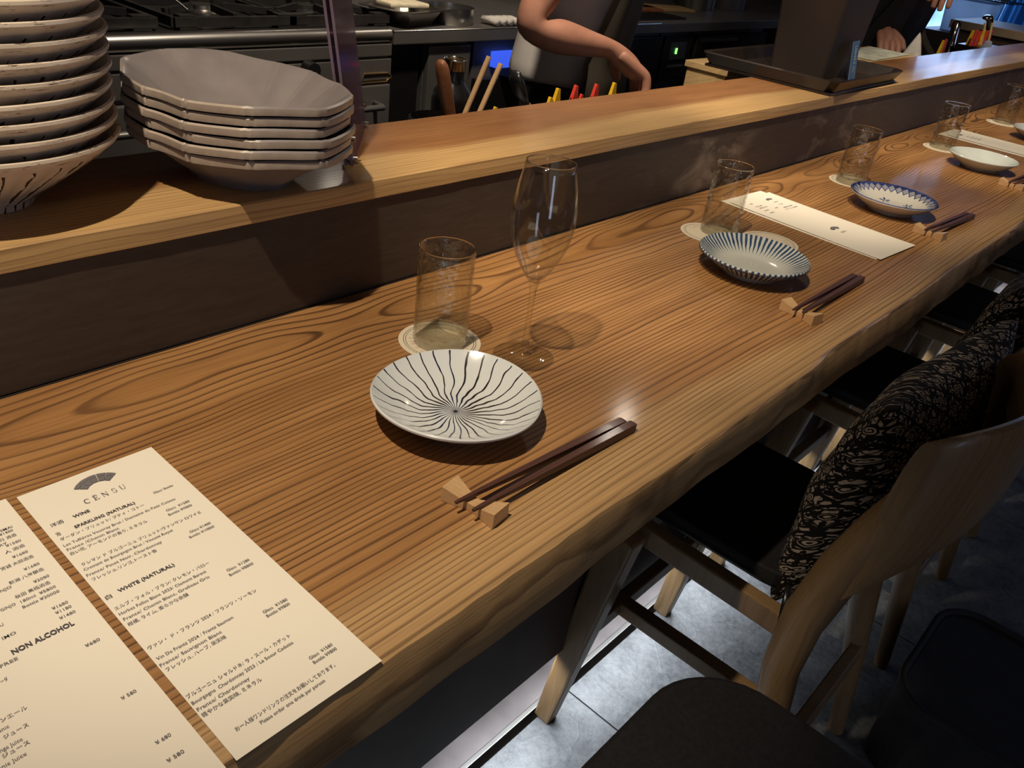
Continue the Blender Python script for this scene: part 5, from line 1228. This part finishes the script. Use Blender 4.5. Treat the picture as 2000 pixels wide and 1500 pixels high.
def person(name, label, px, py, face, pose, shirt='shirt', apron='apron', lean=0.10):
    """px,py: feet; face: heading; limbs given in world space"""
    o = thing(name, label, 'person', (px, py, FZ - 0.15))
    fz = FZ - 0.15; L = lambda p: (p[0] - px, p[1] - py, p[2] - fz)
    c_, s_ = math.cos(face), math.sin(face); F = V((c_, s_, 0)); S = V((-s_, c_, 0))        # forward, left
    B = V((0, 0, 0))
    hip = B + V((0, 0, 0.92)); wa = B + V((0, 0, 1.06)) + F * lean * .3; chst = B + V((0, 0, 1.27)) + F * lean * 1.0; nk_ = B + V((0, 0, 1.45)) + F * lean * 1.6; hd = B + V((0, 0, 1.60)) + F * (lean * 2.0 + 0.03)
    up_ = [[(*hip, 0.14, 0.10), (*wa, 0.125, 0.09), (*chst, 0.15, 0.10), (*(nk_ - V((0, 0, 0.05))), 0.10, 0.07), (*nk_, 0.05, 0.05), (*(nk_ + V((0, 0, 0.05)) + F * 0.01), 0.05, 0.05)]]
    # body: skin parts only (neck, arms, hands) as one continuous mesh running inside the clothes
    chains = [[(*chst, 0.10, 0.07), (*(nk_ - V((0, 0, .05))), 0.07, 0.05), (*nk_, 0.050, 0.050), (*(hd - V((0, 0, 0.05))), 0.055, 0.06), (*hd, 0.075, 0.085), (*(hd + V((0, 0, 0.07))), 0.072, 0.082), (*(hd + V((0, 0, 0.115))), 0.04, 0.05)]]
    sleeves = []
    for sgn, (el, wr, tip, roll, curl) in pose.items():
        sh_ = chst + V((0, 0, 0.12)) + S * 0.17 * sgn + F * 0.02
        el = V(L(el)); wr = V(L(wr)); tip = V(L(tip)); m1 = sh_.lerp(el, 0.5); m2 = el.lerp(wr, 0.35)
        chains.append([(*chst, 0.10, 0.07), (*sh_, 0.055), (*m1, 0.048), (*el, 0.043), (*m2, 0.044), (*el.lerp(wr, 0.75), 0.031, 0.029), (*wr, 0.024, 0.019)])
        chains += [c for c in hand(wr, tip, roll, curl, 1.22)][:1]
        hh = hand(wr, tip, roll, curl, 1.22)
        chains[-1][0] = (*wr, 0.024, 0.019)
        sleeves.append((sh_, m1, el, wr, hh))
    link_mesh(skin_mesh(chains, 2), 'body', 'skin', o)
    for sh_, m1, el, wr, hh in sleeves:
        for ch in hh[1:]: pass
        me = [skin_mesh([ch], 2) for ch in hh[1:]]
        for k, m_ in enumerate(me): link_mesh(m_, 'thumb' if k == 4 else 'finger', 'skin', o)
    # head details
    R3 = Matrix.Translation(hd) @ Matrix.Rotation(face, 4, 'Z')
    for sgn in (-1, 1):
        MB().lathe([(0, -0.012), (0.010, -0.006), (0.012, 0), (0.010, 0.006), (0, 0.012)], 16).build('eye', 'white', o, smooth=True, loc=R3 @ V((0.074, 0.030 * sgn, 0.03)))
        MB().lathe([(0, -0.03), (0.010, -0.02), (0.015, 0.0), (0.012, 0.02), (0, 0.03)], 16).build('ear', 'skin', o, smooth=True, loc=R3 @ V((0.0, 0.078 * sgn, 0.01)))
    MB().tube([R3 @ V((0.080, 0, 0.03)), R3 @ V((0.100, 0, -0.005)), R3 @ V((0.085, 0, -0.012))], [0.008, 0.013, 0.008], 10).build('nose', 'skin', o, smooth=True)
    MB().tube([R3 @ V((0.078, -0.022, -0.045)), R3 @ V((0.086, 0, -0.043)), R3 @ V((0.078, 0.022, -0.045))], [0.003, 0.007, 0.003], 8).build('mouth', 'red', o, smooth=True)
    hr = MB()
    def hf(u, v):
        a = 2 * pi * u; t = v * 1.75; k = 1 if math.cos(a) < 0.3 else 0.72
        return R3 @ V((-0.012 + 0.094 * math.sin(t * k) * math.cos(a), 0.086 * math.sin(t * k) * math.sin(a), 0.045 + 0.098 * math.cos(t * k)))
    hr.grid(hf, 32, 12, wrapu=True); hr.build('hair', 'hair', o, smooth=True)
    # clothes
    tor = [[(*(hip - V((0, 0, 0.05))), 0.19, 0.135), (*hip, 0.185, 0.13), (*wa, 0.165, 0.12), (*chst, 0.18, 0.125), (*(chst + V((0, 0, 0.12))), 0.13, 0.085), (*(nk_ - V((0, 0, 0.03))), 0.06, 0.06)]]
    Rt = Matrix.Rotation(face - pi / 2, 4, 'Z')
    for sh_, m1, el, wr, hh in sleeves:
        tor.append([(*(chst + V((0, 0, 0.12))), 0.13, 0.085), (*sh_, 0.072), (*sh_.lerp(el, 0.35), 0.064), (*sh_.lerp(el, 0.62), 0.060)])
    link_mesh(skin_mesh(tor, 2), 'shirt', shirt, o)
    legs = []
    for sgn in (-1, 1):
        h_ = hip + S * 0.09 * sgn; legs.append([(*hip, 0.13, 0.11), (*(h_ - V((0, 0, 0.10))), 0.095), (*(h_ - V((0, 0, 0.44)) + F * 0.02), 0.068), (*(h_ - V((0, 0, 0.85))), 0.052)])
    link_mesh(skin_mesh(legs, 2), 'trousers', 'trousers', o)
    for sgn in (-1, 1):
        p = hip + S * 0.09 * sgn; p.z = 0.04
        link_mesh(skin_mesh([[(*(p - F * 0.05), 0.042, 0.035), (*(p + F * 0.05), 0.045, 0.035), (*(p + F * 0.14), 0.035, 0.025)]], 2), 'shoe', 'black', o)
    # apron: wrap sheet with thickness, from chest to knee
    am = MB()
    def af(u, v, off):
        a = (u - 0.5) * 2 * 1.05 + 0.15; zz = 0.42 + (1.30 - 0.42) * v
        wtop = 1.0 if v < 0.62 else 1.0 - 0.55 * (v - 0.62) / 0.38
        if zz < 0.95: rx, ry, cc = 0.215 + 0.02 * (0.95 - zz), 0.165, 0
        else: t = (zz - 0.95) / 0.35; rx, ry, cc = 0.205 - 0.01 * t, 0.155 - .005 * t, lean * t * 1.0
        rx += off; ry += off; fold = 0.006 * math.sin(a * 9 + v * 2) * (1 - v * .5)
        p = F * ((ry + fold) * math.cos(a * wtop) + cc) + S * ((rx + fold) * math.sin(a * wtop)); return (p.x, p.y, zz)
    am.grid(lambda u, v: af(u, v, 0.0), 48, 30); am.grid(lambda u, v: af(u, v, 0.004), 48, 30)
    am.build('apron', apron, o, smooth=True)
    return o
person('person', 'cook in pale shirt and dark olive apron reaching an arm over the kitchen side', 1.86, 1.45, -pi / 2 + 0.45,
       {-1: ((1.548, 1.33, 0.168), (1.735, 1.215, 0.140), (1.79, 1.175, 0.095), (0.35, 0, 1), 0.62),
        1: ((2.16, 1.60, 0.17), (2.10, 1.66, 0.38), (2.08, 1.64, 0.46), (0, 0, 1), 0.35)}, lean=0.05)
person('person', 'second cook in dark clothes bending over a board near the far end', 3.52, 1.30, -pi / 2 - 0.35,
       {-1: ((3.55, 1.22, 0.36), (3.40, 1.19, 0.16), (3.30, 1.10, 0.10), (0, 0, 1), 0.35),
        1: ((3.72, 1.12, 0.30), (3.46, 1.05, 0.34), (3.36, 1.02, 0.33), (0, 0, 1), 0.4)}, shirt='darkcloth', apron='darkcloth', lean=0.12)

# ------------------------------------------------------------------ lift everything to floor height
for o in set(tops):
    o.location.z += CT
